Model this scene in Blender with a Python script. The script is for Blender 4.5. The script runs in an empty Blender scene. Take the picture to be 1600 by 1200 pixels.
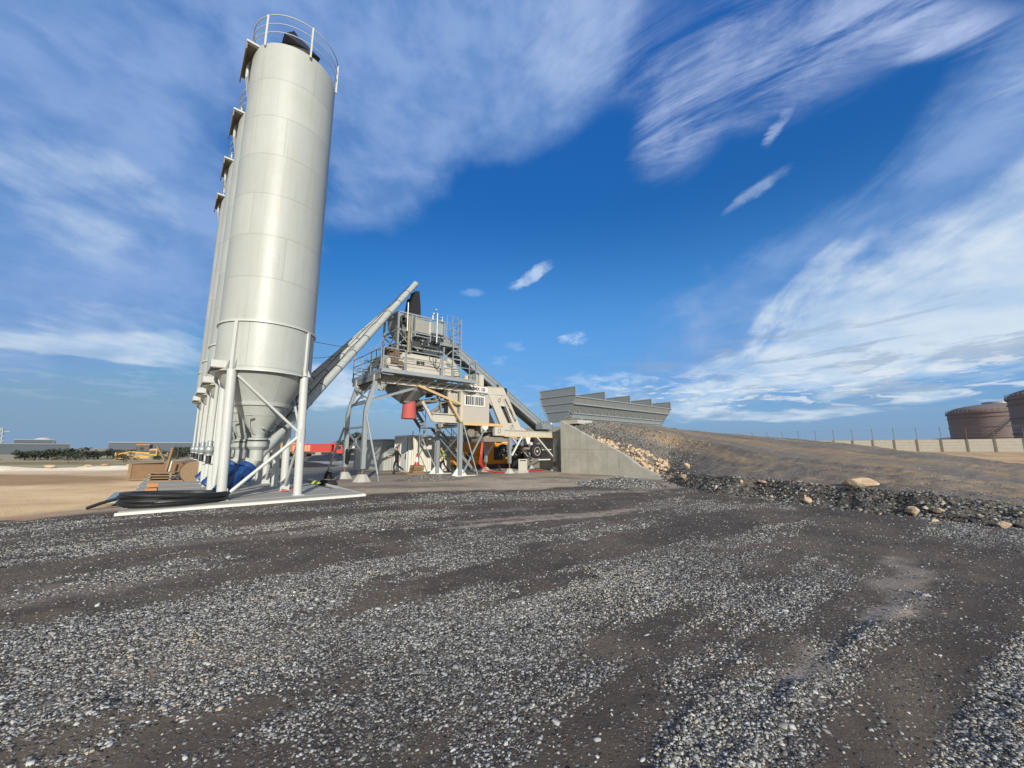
import bpy, math, random
import numpy as np
from mathutils import Vector, Matrix
R = math.radians
random.seed(7)
SC = bpy.context.scene
COL = SC.collection

# ------------------------------------------------------------------ camera
cam = bpy.data.cameras.new("camera"); camo = bpy.data.objects.new("camera", cam); COL.objects.link(camo)
cam.sensor_width = 36.0; cam.lens = 36.0 * 610.0 / 1600.0
cam.clip_start = 0.05; cam.clip_end = 20000
camo.location = (0, 0, 1.65)
camo.rotation_euler = (R(90) + math.atan(100 / 610.0), 0, 0)
SC.camera = camo

# ------------------------------------------------------------------ sun and sky
SUN_AZ, SUN_EL = 165.0, 19.5
sun = bpy.data.lights.new("sun", 'SUN'); sun.energy = 4.6; sun.angle = R(0.6); sun.color = (1.0, 0.94, 0.84)
suno = bpy.data.objects.new("sun", sun); COL.objects.link(suno)
sd = Vector((math.sin(R(SUN_AZ)) * math.cos(R(SUN_EL)), math.cos(R(SUN_AZ)) * math.cos(R(SUN_EL)), math.sin(R(SUN_EL))))
suno.rotation_euler = sd.to_track_quat('Z', 'Y').to_euler()
SC.view_settings.view_transform = 'Standard'; SC.view_settings.look = 'None'
SC.view_settings.exposure = 0.15; SC.view_settings.gamma = 1.0
SC.view_settings.use_curve_mapping = False


class NT:
    """tiny node-tree writer"""
    def __init__(s, tree): s.t = tree; s.n = tree.nodes; s.l = tree.links
    def new(s, kind, **kw):
        n = s.n.new(kind)
        for k, v in kw.items(): setattr(n, k, v)
        return n
    def put(s, sock, v):
        if isinstance(v, bpy.types.NodeSocket): s.l.new(v, sock)
        elif v is not None: sock.default_value = v
    def math(s, op, a, b=None, c=None, clamp=False):
        n = s.new('ShaderNodeMath', operation=op, use_clamp=clamp)
        s.put(n.inputs[0], a)
        if b is not None: s.put(n.inputs[1], b)
        if c is not None: s.put(n.inputs[2], c)
        return n.outputs[0]
    def mix(s, f, a, b, blend='MIX'):
        n = s.new('ShaderNodeMix', data_type='RGBA', blend_type=blend)
        s.put(n.inputs[0], f)
        s.put(n.inputs[6], a if isinstance(a, bpy.types.NodeSocket) else (*a, 1))
        s.put(n.inputs[7], b if isinstance(b, bpy.types.NodeSocket) else (*b, 1))
        return n.outputs[2]
    def noise(s, vec, scale, detail=4, rough=0.55, dist=0.0):
        n = s.new('ShaderNodeTexNoise')
        s.put(n.inputs['Vector'], vec); s.put(n.inputs['Scale'], scale); s.put(n.inputs['Detail'], detail)
        s.put(n.inputs['Roughness'], rough); s.put(n.inputs['Distortion'], dist)
        return n.outputs[0]
    def ramp(s, v, a, b, lo=0.0, hi=1.0):
        n = s.new('ShaderNodeMapRange', interpolation_type='SMOOTHSTEP')
        s.put(n.inputs[0], v); n.inputs[1].default_value = a; n.inputs[2].default_value = b
        n.inputs[3].default_value = lo; n.inputs[4].default_value = hi
        return n.outputs[0]
    def mapping(s, vec, loc=(0, 0, 0), rot=(0, 0, 0), sca=(1, 1, 1), kind='POINT'):
        n = s.new('ShaderNodeMapping', vector_type=kind)
        s.put(n.inputs[0], vec); n.inputs[1].default_value = loc; n.inputs[2].default_value = rot; n.inputs[3].default_value = sca
        return n.outputs[0]
    def comb(s, x, y, z=0.0):
        n = s.new('ShaderNodeCombineXYZ'); s.put(n.inputs[0], x); s.put(n.inputs[1], y); s.put(n.inputs[2], z); return n.outputs[0]


def build_world():
    w = bpy.data.worlds.new("World"); SC.world = w; w.use_nodes = True
    T = NT(w.node_tree); T.n.clear()
    out = T.new('ShaderNodeOutputWorld'); bg = T.new('ShaderNodeBackground')
    T.l.new(bg.outputs[0], out.inputs[0])
    sky = T.new('ShaderNodeTexSky', sky_type='NISHITA', sun_disc=False)
    sky.sun_elevation = R(SUN_EL); sky.sun_rotation = R(SUN_AZ)
    sky.air_density = 1.0; sky.dust_density = 0.6; sky.ozone_density = 3.0
    tc = T.new('ShaderNodeTexCoord')
    sep = T.new('ShaderNodeSeparateXYZ'); T.l.new(tc.outputs['Generated'], sep.inputs[0])
    x, y, z = sep.outputs
    D = 57.29578
    az = T.math('MULTIPLY', T.math('ARCTAN2', x, y), D)
    el = T.math('MULTIPLY', T.math('ARCSINE', z), D)
    zz = T.math('ADD', T.math('MAXIMUM', z, 0.0), 0.10)
    px = T.math('DIVIDE', x, zz); py = T.math('DIVIDE', y, zz)
    plane = T.comb(px, py)
    # wispy warp of the direction coordinates
    streak = T.mapping(plane, rot=(0, 0, R(80)), sca=(2.2, 0.66, 1), kind='TEXTURE')
    n1 = T.noise(streak, 1.6, 9, 0.62, 0.5)
    n2 = T.noise(T.mapping(plane, loc=(7, 3, 0), rot=(0, 0, R(-38)), sca=(1.0, 0.34, 1), kind='TEXTURE'), 2.4, 11, 0.68, 0.6)
    nb = T.noise(plane, 0.9, 3, 0.5)
    wx = T.math('MULTIPLY', T.math('SUBTRACT', n1, 0.5), 20)
    wy = T.math('MULTIPLY', T.math('SUBTRACT', nb, 0.5), 12)
    ae = T.comb(T.math('ADD', az, wx), T.math('ADD', el, wy))
    small = T.comb(T.math('ADD', az, T.math('MULTIPLY', T.math('SUBTRACT', n2, 0.5), 5)),
                   T.math('ADD', el, T.math('MULTIPLY', T.math('SUBTRACT', n1, 0.5), 4)))

    nf = T.noise(T.mapping(plane, loc=(3, 5, 0), rot=(0, 0, R(70)), sca=(1.5, .8, 1), kind='TEXTURE'), 4.2, 9, .62, .3)
    nbul = T.noise(T.comb(T.math('MULTIPLY', az, .085), T.math('MULTIPLY', el, .15)), 1.6, 7, .55, .2)
    def crisp(v, lo, hi, k1, k2, k3):
        d = T.math('ADD', v, T.math('MULTIPLY', T.math('SUBTRACT', n1, .5), k1))
        d = T.math('ADD', d, T.math('MULTIPLY', T.math('SUBTRACT', nf, .5), k2))
        d = T.math('ADD', d, T.math('MULTIPLY', T.math('SUBTRACT', nbul, .5), k3))
        return T.ramp(T.math('MULTIPLY', d, T.ramp(v, .0, .12)), lo, hi)
    def blobs(lst, vec):
        acc = None
        for (a, e, ra, re, rot, wt) in lst:
            m = T.mapping(vec, loc=(a, e, 0), rot=(0, 0, R(rot)), sca=(ra, re, 1), kind='TEXTURE')
            g = T.new('ShaderNodeTexGradient', gradient_type='SPHERICAL'); T.l.new(m, g.inputs[0])
            v = T.math('MULTIPLY', T.ramp(g.outputs[1], 0.0, 0.62), wt)
            acc = v if acc is None else T.math('ADD', acc, T.math('MULTIPLY', v, T.math('SUBTRACT', 1.0, acc)))
        return acc
    veil = blobs([(-8, 60, 42, 24, 0, .9), (-30, 46, 26, 14, -10, .85), (2, 48, 26, 11, 14, .75), (-20, 36, 16, 9, 25, .75),
                  (-52, 30, 20, 26, 12, .95), (-44, 20, 14, 9, -22, .85), (-58, 12, 22, 10, 0, .7),
                  (56, 25, 16, 14, 30, .8), (38, 18, 22, 10, 20, .6), (24, 13, 14, 8, 10, .35), (-34, 26, 12, 7, -30, .45)], ae)
    bright = blobs([(53, 14, 24, 9, 16, .95), (40, 11, 20, 7.5, 14, .75), (60, 23, 14, 8, 30, .42), (46, 19, 16, 5, 22, .4), (30, 7.5, 24, 4.5, 3, .5),
                    (-50, 10.5, 16, 2.6, -6, .75), (-51, 24, 12, 9, -28, .42), (-26, 9, 9, 5, 0, .8), (-45, 13, 12, 3, -8, .4)], ae)
    cirrus = blobs([(36, 43, 22, 7.5, -10, 1), (27, 41, 10, 7, 35, .9), (50, 39, 14, 3.2, -32, 1), (14, 50, 18, 8, 0, .6), (59, 31, 6, 5, 45, .8),
                    (38, 36.2, 3.4, .9, 40, .9)], small)
    wisp = blobs([(2.6, 24.6, 4.6, 1.0, 26, .8), (9.2, 15.9, 2.6, 1.3, 10, .8), (34.5, 30.2, 5.0, .9, 20, .4), (-6, 22, 2.4, .6, 0, .3),
                  (-3, 13, 3.2, .8, 0, .3), (14, 9.8, 7, 1.2, 0, .55), (0, 14.6, 2.2, .8, 0, .25)], small)
    # altocumulus rolls over the horizon
    roll = T.noise(T.comb(T.math('MULTIPLY', az, .10), T.math('MULTIPLY', el, .50)), 2.6, 7, 0.6, 0.5)
    rollm = T.math('MULTIPLY', T.ramp(roll, 0.50, 0.62), T.math('MULTIPLY', T.ramp(el, 3.6, 5.4), T.ramp(el, 11.0, 7.5)))
    rollm = T.math('MULTIPLY', rollm, T.ramp(az, -2, 22, 0.12, 0.85))
    dk = T.noise(T.comb(T.math('ADD', 5.0, T.math('MULTIPLY', az, .06)), T.math('MULTIPLY', T.math('SUBTRACT', el, T.math('MULTIPLY', az, .05)), .34)), 1.9, 7, 0.6, 0.3)
    darkm = T.math('MULTIPLY', T.ramp(dk, 0.50, 0.62), T.math('MULTIPLY', T.ramp(el, 2.5, 5.5), T.ramp(el, 18, 11)))
    darkm = T.math('MULTIPLY', darkm, T.ramp(az, 10, 34, 0.15, 0.8))

    S = 0.13
    # clear sky: the atmosphere model, with the deep polarised blue of the photograph
    hs = T.new('ShaderNodeHueSaturation'); hs.inputs['Saturation'].default_value = 1.34; hs.inputs['Value'].default_value = 0.90
    hs.inputs['Hue'].default_value = 0.505
    T.l.new(sky.outputs[0], hs.inputs['Color'])
    base = T.mix(T.ramp(el, -2, 60, 0, .55), hs.outputs[0], (0.14, 1.05, 4.1))
    k = 1.0 / S
    def C(r, g, b): return (r * k, g * k, b * k)
    base = T.mix(T.math('MULTIPLY', T.ramp(el, 34, 6, 0, .62), T.ramp(az, -35, 0)), base, C(.115, .36, .80))
    # grey-blue haze low on the left and along the horizon
    lowl = T.math('MULTIPLY', T.ramp(el, 24, 0, 0, .85), T.ramp(az, 2, -40, 0.45, 1))
    base = T.mix(lowl, base, C(.135, .245, .41))
    base = T.mix(T.ramp(el, 8, 0, 0, .8), base, C(.20, .32, .48))
    vt = crisp(veil, .15, 1.05, .7, .38, .55)
    base = T.mix(T.math('MULTIPLY', vt, .86), base, T.mix(T.ramp(nbul, .3, .7), C(.165, .30, .585), C(.255, .39, .665)))
    ct = T.math('MULTIPLY', cirrus, T.math('MULTIPLY', T.ramp(n2, 0.34, 0.68), T.ramp(nf, .25, .6, .45, 1)))
    base = T.mix(T.math('MULTIPLY', ct, .8), base, C(.47, .57, .80))
    bt = crisp(bright, .16, 1.0, .45, .3, .75)
    base = T.mix(T.math('MULTIPLY', bt, .84), base, T.mix(T.ramp(nbul, .35, .65), C(.50, .63, .78), C(.66, .75, .82)))
    base = T.mix(T.math('MULTIPLY', darkm, .75), base, C(.27, .37, .52))
    base = T.mix(T.math('MULTIPLY', rollm, .8), base, C(.70, .75, .80))
    base = T.mix(T.math('MULTIPLY', T.math('MULTIPLY', wisp, T.ramp(nf, .35, .62)), .8), base, C(.62, .74, .88))
    back = T.math('MULTIPLY', T.ramp(y, .05, -.45), T.ramp(nb, .28, .55, .35, .92))  # unseen bright cloud added behind the camera to fill the shadows
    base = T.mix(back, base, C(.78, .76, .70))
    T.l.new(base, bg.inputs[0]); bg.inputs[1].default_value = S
build_world()

# ------------------------------------------------------------------ numpy noise
_rs = np.random.RandomState(11)
_lat = _rs.rand(256, 256)
def vnoise(x, y):
    xi = np.floor(x).astype(int); yi = np.floor(y).astype(int)
    fx = x - xi; fy = y - yi
    fx = fx * fx * (3 - 2 * fx); fy = fy * fy * (3 - 2 * fy)
    a = _lat[xi & 255, yi & 255]; b = _lat[(xi + 1) & 255, yi & 255]
    c = _lat[xi & 255, (yi + 1) & 255]; d = _lat[(xi + 1) & 255, (yi + 1) & 255]
    return (a * (1 - fx) + b * fx) * (1 - fy) + (c * (1 - fx) + d * fx) * fy
def fbm(x, y, s=1.0, o=4, ox=0.0):
    v = np.zeros_like(x, dtype=float); amp = 0.5; f = s; tot = 0
    for i in range(o):
        v += amp * vnoise(x * f + 17.3 * i + ox, y * f + 5.1 * i - ox); tot += amp; amp *= 0.5; f *= 2.03
    return v / tot
def sm(a, b, v):
    t = np.clip((v - a) / (b - a), 0, 1); return t * t * (3 - 2 * t)
def segdist(x, y, pts):
    best = np.full(x.shape, 1e9)
    for (ax, ay), (bx, by) in zip(pts[:-1], pts[1:]):
        dx, dy = bx - ax, by - ay; t = np.clip(((x - ax) * dx + (y - ay) * dy) / (dx * dx + dy * dy), 0, 1)
        best = np.minimum(best, np.hypot(x - ax - t * dx, y - ay - t * dy))
    return best
def inpoly(x, y, poly):
    c = np.zeros(x.shape, bool); n = len(poly)
    for i in range(n):
        x0, y0 = poly[i]; x1, y1 = poly[(i + 1) % n]
        if y0 == y1: continue
        c ^= ((y0 > y) != (y1 > y)) & (x < (x1 - x0) * (y - y0) / (y1 - y0) + x0)
    return c
def sdpoly(x, y, poly):
    d = segdist(x, y, poly + [poly[0]]); return np.where(inpoly(x, y, poly), d, -d)

# ------------------------------------------------------------------ mesh builder
class MB:
    def __init__(s): s.v = []; s.f = []; s.p = []
    def add(s, vs, fs):
        o = len(s.v); s.p.append((o, len(s.f))); s.v += [tuple(p) for p in vs]; s.f += [tuple(i + o for i in f) for f in fs]; return s
    def box(s, x0, x1, y0, y1, z0, z1):
        return s.add([(x0, y0, z0), (x1, y0, z0), (x1, y1, z0), (x0, y1, z0), (x0, y0, z1), (x1, y0, z1), (x1, y1, z1), (x0, y1, z1)],
                     [(0, 3, 2, 1), (4, 5, 6, 7), (0, 1, 5, 4), (1, 2, 6, 5), (2, 3, 7, 6), (3, 0, 4, 7)])
    def bar(s, p, q, w, h=None, up=(0, 0, 1)):
        h = h or w; p = Vector(p); q = Vector(q); d = (q - p).normalized(); u = Vector(up)
        if abs(d.dot(u)) > .98: u = Vector((0, 1, 0))
        a = d.cross(u).normalized() * w / 2; b = a.cross(d).normalized() * h / 2
        return s.add([p - a - b, p + a - b, p + a + b, p - a + b, q - a - b, q + a - b, q + a + b, q - a + b],
                     [(0, 1, 2, 3), (7, 6, 5, 4), (0, 4, 5, 1), (1, 5, 6, 2), (2, 6, 7, 3), (3, 7, 4, 0)])
    def tube(s, p, q, r, n=10, r2=None, cap=True):
        return s.path([p, q], r, n, r2=r2, cap=cap)
    def path(s, pts, r, n=8, closed=False, r2=None, cap=True):
        pts = [Vector(p) for p in pts]; m = len(pts); vs = []; fs = []
        ref = Vector((0, 0, 1)); prev = None
        for i, p in enumerate(pts):
            a = pts[i - 1] if (i > 0 or closed) else p; b = pts[(i + 1) % m] if (i < m - 1 or closed) else p
            d = (b - a).normalized()
            if prev is None:
                u = d.cross(ref)
                if u.length < .05: u = d.cross(Vector((0, 1, 0)))
            else:
                u = prev - d * prev.dot(d)
            u.normalize(); prev = u; w = d.cross(u)
            rr = r if r2 is None else r + (r2 - r) * i / (m - 1)
            for k in range(n):
                t = 2 * math.pi * k / n; vs.append(p + u * math.cos(t) * rr + w * math.sin(t) * rr)
        for i in range(m if closed else m - 1):
            j = (i + 1) % m
            for k in range(n):
                l = (k + 1) % n; fs.append((i * n + k, i * n + l, j * n + l, j * n + k))
        if cap and not closed: fs.append(tuple(reversed(range(n)))); fs.append(tuple(range((m - 1) * n, m * n)))
        return s.add(vs, fs)
    def lathe(s, prof, c=(0, 0, 0), n=24, axis='z', cap=True):
        vs = []; fs = []; m = len(prof)
        for r, h in prof:
            for k in range(n):
                t = 2 * math.pi * k / n; a, b = r * math.cos(t), r * math.sin(t)
                p = (a, b, h) if axis == 'z' else ((h, a, b) if axis == 'x' else (a, h, b))
                vs.append((c[0] + p[0], c[1] + p[1], c[2] + p[2]))
        for i in range(m - 1):
            for k in range(n):
                l = (k + 1) % n; fs.append((i * n + k, i * n + l, (i + 1) * n + l, (i + 1) * n + k))
        if cap: fs.append(tuple(reversed(range(n)))); fs.append(tuple(range((m - 1) * n, m * n)))
        return s.add(vs, fs)
    def prism(s, poly, y0, y1):
        """polygon in x,z extruded along y"""
        n = len(poly); vs = [(a, y0, b) for a, b in poly] + [(a, y1, b) for a, b in poly]
        fs = [tuple(range(n)), tuple(reversed(range(n, 2 * n)))] + [(i, i + n, (i + 1) % n + n, (i + 1) % n) for i in range(n)]
        return s.add(vs, fs)
    def sphere(s, c, r, n=10, m=6, sx=1, sy=1, sz=1):
        prof = []
        for i in range(m + 1):
            a = -math.pi / 2 + math.pi * i / m; prof.append((max(1e-4, math.cos(a)) * r, math.sin(a) * r))
        o = len(s.v); s.lathe(prof, (0, 0, 0), n)
        for i in range(o, len(s.v)):
            p = s.v[i]; s.v[i] = (c[0] + p[0] * sx, c[1] + p[1] * sy, c[2] + p[2] * sz)
        return s
    def split(s, name, mat, parent=None, smooth=False):
        cuts = s.p + [(len(s.v), len(s.f))]
        for (v0, f0), (v1, f1) in zip(cuts[:-1], cuts[1:]):
            m = MB(); m.v = s.v[v0:v1]; m.f = [tuple(i - v0 for i in f) for f in s.f[f0:f1]]; m.build(name, mat, parent, smooth)
    def build(s, name, mat, parent=None, smooth=False, label=None, bevel=0):
        me = bpy.data.meshes.new(name); me.from_pydata(s.v, [], s.f); me.validate(); me.update()
        if smooth:
            me.polygons.foreach_set('use_smooth', [True] * len(me.polygons)); me.set_sharp_from_angle(angle=R(38))
        me.materials.append(mat)
        o = bpy.data.objects.new(name, me); COL.objects.link(o)
        if parent: o.parent = parent
        if label: o['label'] = label
        if bevel:
            b = o.modifiers.new('bevel', 'BEVEL'); b.width = bevel; b.segments = 2; b.limit_method = 'ANGLE'
        return o
def tag(o, label=None, cat=None, group=None, kind=None):
    if label: o['label'] = label
    if cat: o['category'] = cat
    if group: o['group'] = group
    if kind: o['kind'] = kind
    return o
def thing(name, loc, rz, label, cat, group=None):
    o = bpy.data.objects.new(name, None); COL.objects.link(o); o.empty_display_size = .2
    o.location = loc; o.rotation_euler = (0, 0, rz); return tag(o, label, cat, group)
def kids(o): return [c for c in bpy.data.objects if c.parent == o]
def copy_tree(o, parent=None):
    c = o.copy(); COL.objects.link(c)
    if parent: c.parent = parent
    for ch in kids(o):
        copy_tree(ch, c)
    return c

# ------------------------------------------------------------------ materials
def base_mat(name):
    m = bpy.data.materials.new(name); m.use_nodes = True; T = NT(m.node_tree)
    b = next(n for n in T.n if n.type == 'BSDF_PRINCIPLED'); return m, T, b
def paint(name, c, rough=.45, dirt=.25, dirtc=(.16, .13, .10), metal=0.0, scale=1.0, streak=0.0, bump=.02):
    m, T, b = base_mat(name)
    tc = T.new('ShaderNodeTexCoord').outputs['Object']
    a = T.noise(tc, 1.7 * scale, 6, .6); f = T.noise(tc, 14 * scale, 4, .65)
    col = T.mix(T.math('MULTIPLY', T.ramp(a, .35, .75), dirt * .7), c, tuple(x * .78 for x in c))
    if streak:
        st = T.noise(T.mapping(tc, sca=(9, 9, .55)), 1.6, 5, .6)
        col = T.mix(T.math('MULTIPLY', T.ramp(st, .52, .72), streak), col, dirtc)
    col = T.mix(T.math('MULTIPLY', T.math('MULTIPLY', T.ramp(f, .55, .8), T.ramp(a, .4, .7)), dirt), col, dirtc)
    T.l.new(col, b.inputs['Base Color'])
    T.put(b.inputs['Roughness'], T.ramp(f, .2, .8, max(.05, rough - .1), min(1, rough + .15)))
    b.inputs['Metallic'].default_value = metal
    if bump:
        bn = T.new('ShaderNodeBump'); bn.inputs['Strength'].default_value = .25; bn.inputs['Distance'].default_value = bump
        T.put(bn.inputs['Height'], T.noise(tc, 5 * scale, 5, .5)); T.l.new(bn.outputs[0], b.inputs['Normal'])
    return m
M = {}
M['silo'] = None
M['cream'] = paint('cream_paint', (.45, .43, .365), .45, .35, (.22, .18, .13), streak=.18)
M['white'] = paint('white_paint', (.62, .62, .58), .4, .3, (.3, .27, .22), streak=.08)
M['legwhite'] = paint('leg_paint', (.47, .49, .465), .35, .25, (.35, .3, .24))
M['galv'] = paint('galvanised_steel', (.36, .40, .41), .42, .5, (.18, .19, .18), metal=.55, scale=2.5)
M['galvd'] = paint('dull_galvanised_steel', (.27, .295, .29), .5, .5, (.10, .10, .09), metal=.4, scale=2)
M['dark'] = paint('dark_steel', (.045, .047, .05), .5, .4, (.09, .08, .07))
M['black'] = paint('black_rubber', (.018, .018, .02), .55, .5, (.06, .055, .05))
M['hose'] = paint('black_polythene', (.012, .014, .014), .33, .2, (.05, .05, .045), bump=0)
M['blue'] = paint('blue_enamel', (.008, .045, .17), .35, .2, (.03, .05, .1))
M['red'] = paint('red_fabric', (.42, .085, .08), .75, .5, (.28, .16, .14), scale=3)
M['redhose'] = paint('red_hose', (.5, .04, .03), .5, .3, (.2, .05, .04))
M['redtruck'] = paint('red_paint', (.40, .04, .035), .4, .4, (.45, .25, .16))
M['dusty'] = paint('dusty_red_paint', (.52, .24, .13), .7, .5, (.5, .36, .22))
M['yellow'] = paint('yellow_paint', (.46, .27, .06), .6, .6, (.22, .16, .09), scale=1.5)
M['orange'] = paint('orange_paint', (.62, .25, .015), .45, .4, (.2, .1, .04), scale=2)
M['yband'] = paint('yellow_band', (.52, .37, .18), .5, .5, (.45, .36, .25))
M['rust'] = paint('rusty_steel', (.18, .11, .06), .85, .6, (.10, .055, .03), scale=2)
M['wood'] = paint('raw_timber', (.22, .15, .085), .85, .6, (.14, .09, .06), scale=3)
M['brick'] = paint('orange_brick', (.42, .20, .09), .9, .4, (.35, .2, .12), scale=4)
M['skin'] = paint('skin', (.42, .22, .15), .6, .1)
M['blackcloth'] = paint('black_cloth', (.012, .012, .015), .9, .2, (.03, .03, .035))
M['hivis'] = paint('hi_vis_yellow', (.42, .52, .04), .7, .15, (.4, .5, .05))
M['navy'] = paint('navy_cloth', (.015, .02, .045), .9, .2)
M['conc'] = paint('precast_concrete', (.38, .375, .34), .85, .6, (.30, .27, .22), scale=1.2, bump=.03)
M['steelplate'] = paint('stainless_panel', (.55, .50, .42), .3, .6, (.25, .17, .1), metal=.8, scale=3)
M['brownmud'] = paint('dusty_machine', (.20, .18, .15), .7, .7, (.06, .055, .05), scale=3)

def glassmat():
    m, T, b = base_mat('dark_glass'); b.inputs['Base Color'].default_value = (.03, .035, .04, 1); b.inputs['Roughness'].default_value = .08; return m
M['glass'] = glassmat()

def silo_mat():
    m, T, b = base_mat('silo_paint')
    tc = T.new('ShaderNodeTexCoord').outputs['Object']
    sep = T.new('ShaderNodeSeparateXYZ'); T.l.new(tc, sep.inputs[0])
    ang = T.math('ARCTAN2', sep.outputs[1], sep.outputs[0])
    band = T.math('DIVIDE', T.math('SUBTRACT', sep.outputs[2], 4.2), 1.5)
    fr = T.math('FRACT', band); idx = T.math('FLOOR', band)
    seam = T.math('LESS_THAN', T.math('ABSOLUTE', T.math('SUBTRACT', fr, .5)), .492)   # 0 on the weld
    seam = T.math('SUBTRACT', 1.0, seam)
    a2 = T.math('FRACT', T.math('ADD', T.math('DIVIDE', ang, 2.0944), T.math('MULTIPLY', idx, .371)))
    vs = T.math('GREATER_THAN', T.math('ABSOLUTE', T.math('SUBTRACT', a2, .5)), .4965)
    weld = T.math('MAXIMUM', seam, vs)
    fine = T.noise(T.mapping(tc, sca=(1, 1, 1)), 30, 3, .6); mid = T.noise(tc, .9, 5, .6)
    st = T.noise(T.mapping(tc, sca=(5, 5, .22)), 1.5, 5, .65)
    pl = T.noise(T.comb(T.math('FLOOR', T.math('MULTIPLY', T.math('ADD', T.math('DIVIDE', ang, 2.0944), T.math('MULTIPLY', idx, .371)), 1)), idx, 0), 3.7, 0)
    col = T.mix(T.ramp(pl, .3, .7), (.345, .372, .352), (.385, .41, .385))
    col = T.mix(T.ramp(mid, .35, .75, 0, .5), col, (.335, .345, .305))
    col = T.mix(T.ramp(st, .50, .75, 0, .5), col, (.30, .29, .24))
    col = T.mix(T.math('MULTIPLY', weld, .55), col, (.26, .26, .22))
    T.l.new(col, b.inputs['Base Color'])
    T.put(b.inputs['Roughness'], T.ramp(fine, .3, .7, .40, .52))
    bn = T.new('ShaderNodeBump'); bn.inputs['Strength'].default_value = .55; bn.inputs['Distance'].default_value = .016
    h = T.math('ADD', T.math('MULTIPLY', weld, -.5), T.math('ADD', T.math('MULTIPLY', T.noise(T.mapping(tc, sca=(1, 1, .6)), 2.2, 3, .5), .9), T.math('MULTIPLY', fine, .10)))
    T.put(bn.inputs['Height'], h); T.l.new(bn.outputs[0], b.inputs['Normal'])
    return m
M['silo'] = silo_mat()

def ground_mat(name, rampmode=False):
    m, T, b = base_mat(name)
    at = T.new('ShaderNodeAttribute', attribute_name='soil'); g = T.new('ShaderNodeAttribute', attribute_name='gravel')
    pos = T.new('ShaderNodeNewGeometry').outputs['Position']
    gw = g.outputs['Fac']
    # stones, two sizes
    def stones(scale, vecmul=(1, 1, 1)):
        v = T.new('ShaderNodeTexVoronoi', feature='F1', voronoi_dimensions='3D'); T.put(v.inputs['Vector'], pos); v.inputs['Scale'].default_value = scale
        v.inputs['Randomness'].default_value = 1
        sc = T.new('ShaderNodeSeparateColor'); T.l.new(v.outputs['Color'], sc.inputs[0])
        return v.outputs['Distance'], sc.outputs[0], sc.outputs[1]
    d1, r1, r1b = stones(38); d2, r2, r2b = stones(85); d3, r3, r3b = stones(12)
    patch = T.noise(pos, 1.3, 6, .7, .3); mid = T.noise(pos, .5, 5, .6); fine = T.noise(pos, 55, 3, .7)
    cover = T.math('ADD', gw, T.math('MULTIPLY', T.math('SUBTRACT', patch, .5), 1.3))
    soil = T.mix(T.ramp(mid, .35, .7, 0, .45), at.outputs['Color'], T.mix(1.0, at.outputs['Color'], (.74, .68, .64), 'MULTIPLY'))
    soil = T.mix(T.ramp(fine, .35, .75, 0, .7), soil, T.mix(1.0, soil, (1.5, 1.5, 1.5), 'MULTIPLY'))
    dark = T.mix(1.0, soil, (.42, .41, .42), 'MULTIPLY')
    sel1 = T.math('LESS_THAN', r1, T.math('MULTIPLY', cover, .95)); sel2 = T.math('LESS_THAN', r2, T.math('MULTIPLY', cover, 1.1))
    tone = lambda r: T.mix(T.math('POWER', r, 2.2), (.042, .037, .032), (.32, .31, .285))
    m2 = T.math('MULTIPLY', sel2, T.ramp(d2, .60, .42)); m1 = T.math('MULTIPLY', sel1, T.ramp(d1, .56, .42))
    col = T.mix(T.math('MULTIPLY', T.ramp(cover, .5, 1.1), .6), soil, dark)
    col = T.mix(m2, col, tone(r2b)); col = T.mix(m1, col, tone(r1b))
    T.l.new(col, b.inputs['Base Color']); b.inputs['Roughness'].default_value = .93
    b.inputs['Specular IOR Level'].default_value = .25
    bn = T.new('ShaderNodeBump'); bn.inputs['Strength'].default_value = .55; bn.inputs['Distance'].default_value = .03
    h = T.math('ADD', T.math('MULTIPLY', m1, T.math('SUBTRACT', .7, d1)), T.math('MULTIPLY', m2, T.math('MULTIPLY', T.math('SUBTRACT', .7, d2), .45)))
    h = T.math('ADD', h, T.math('ADD', T.math('MULTIPLY', fine, .25), T.math('MULTIPLY', T.noise(pos, 6, 5, .65), .9)))
    T.put(bn.inputs['Height'], h); T.l.new(bn.outputs[0], b.inputs['Normal'])
    return m
M['ground'] = ground_mat('site_ground')

def stone_mat(name, lo, hi, yellow=.06):
    m, T, b = base_mat(name)
    at = T.new('ShaderNodeAttribute', attribute_name='tone')
    pos = T.new('ShaderNodeTexCoord').outputs['Object']
    col = T.mix(at.outputs['Fac'], lo, hi)
    col = T.mix(T.math('GREATER_THAN', at.outputs['Fac'], 1 - yellow), col, (.42, .37, .28))
    col = T.mix(T.ramp(T.noise(pos, 60, 3, .6), .3, .75, 0, .5), col, T.mix(1.0, col, (.6, .6, .6), 'MULTIPLY'))
    T.l.new(col, b.inputs['Base Color']); b.inputs['Roughness'].default_value = .8
    b.inputs['Specular IOR Level'].default_value = .3
    return m
M['gravel'] = stone_mat('crushed_stone', (.03, .028, .026), (.56, .56, .53))
def rock_mat():
    m, T, b = base_mat('limestone_rock'); pos = T.new('ShaderNodeTexCoord').outputs['Object']
    n = T.noise(pos, 5, 6, .65); f = T.noise(pos, 22, 5, .7)
    col = T.mix(T.ramp(n, .3, .7), (.55, .43, .29), (.36, .26, .17)); col = T.mix(T.ramp(f, .5, .8, 0, .5), col, (.70, .62, .48))
    T.l.new(col, b.inputs['Base Color']); b.inputs['Roughness'].default_value = .9
    bn = T.new('ShaderNodeBump'); bn.inputs['Strength'].default_value = .8; bn.inputs['Distance'].default_value = .04
    T.put(bn.inputs['Height'], T.math('ADD', n, T.math('MULTIPLY', f, .4))); T.l.new(bn.outputs[0], b.inputs['Normal']); return m
M['rock'] = rock_mat()
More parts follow.
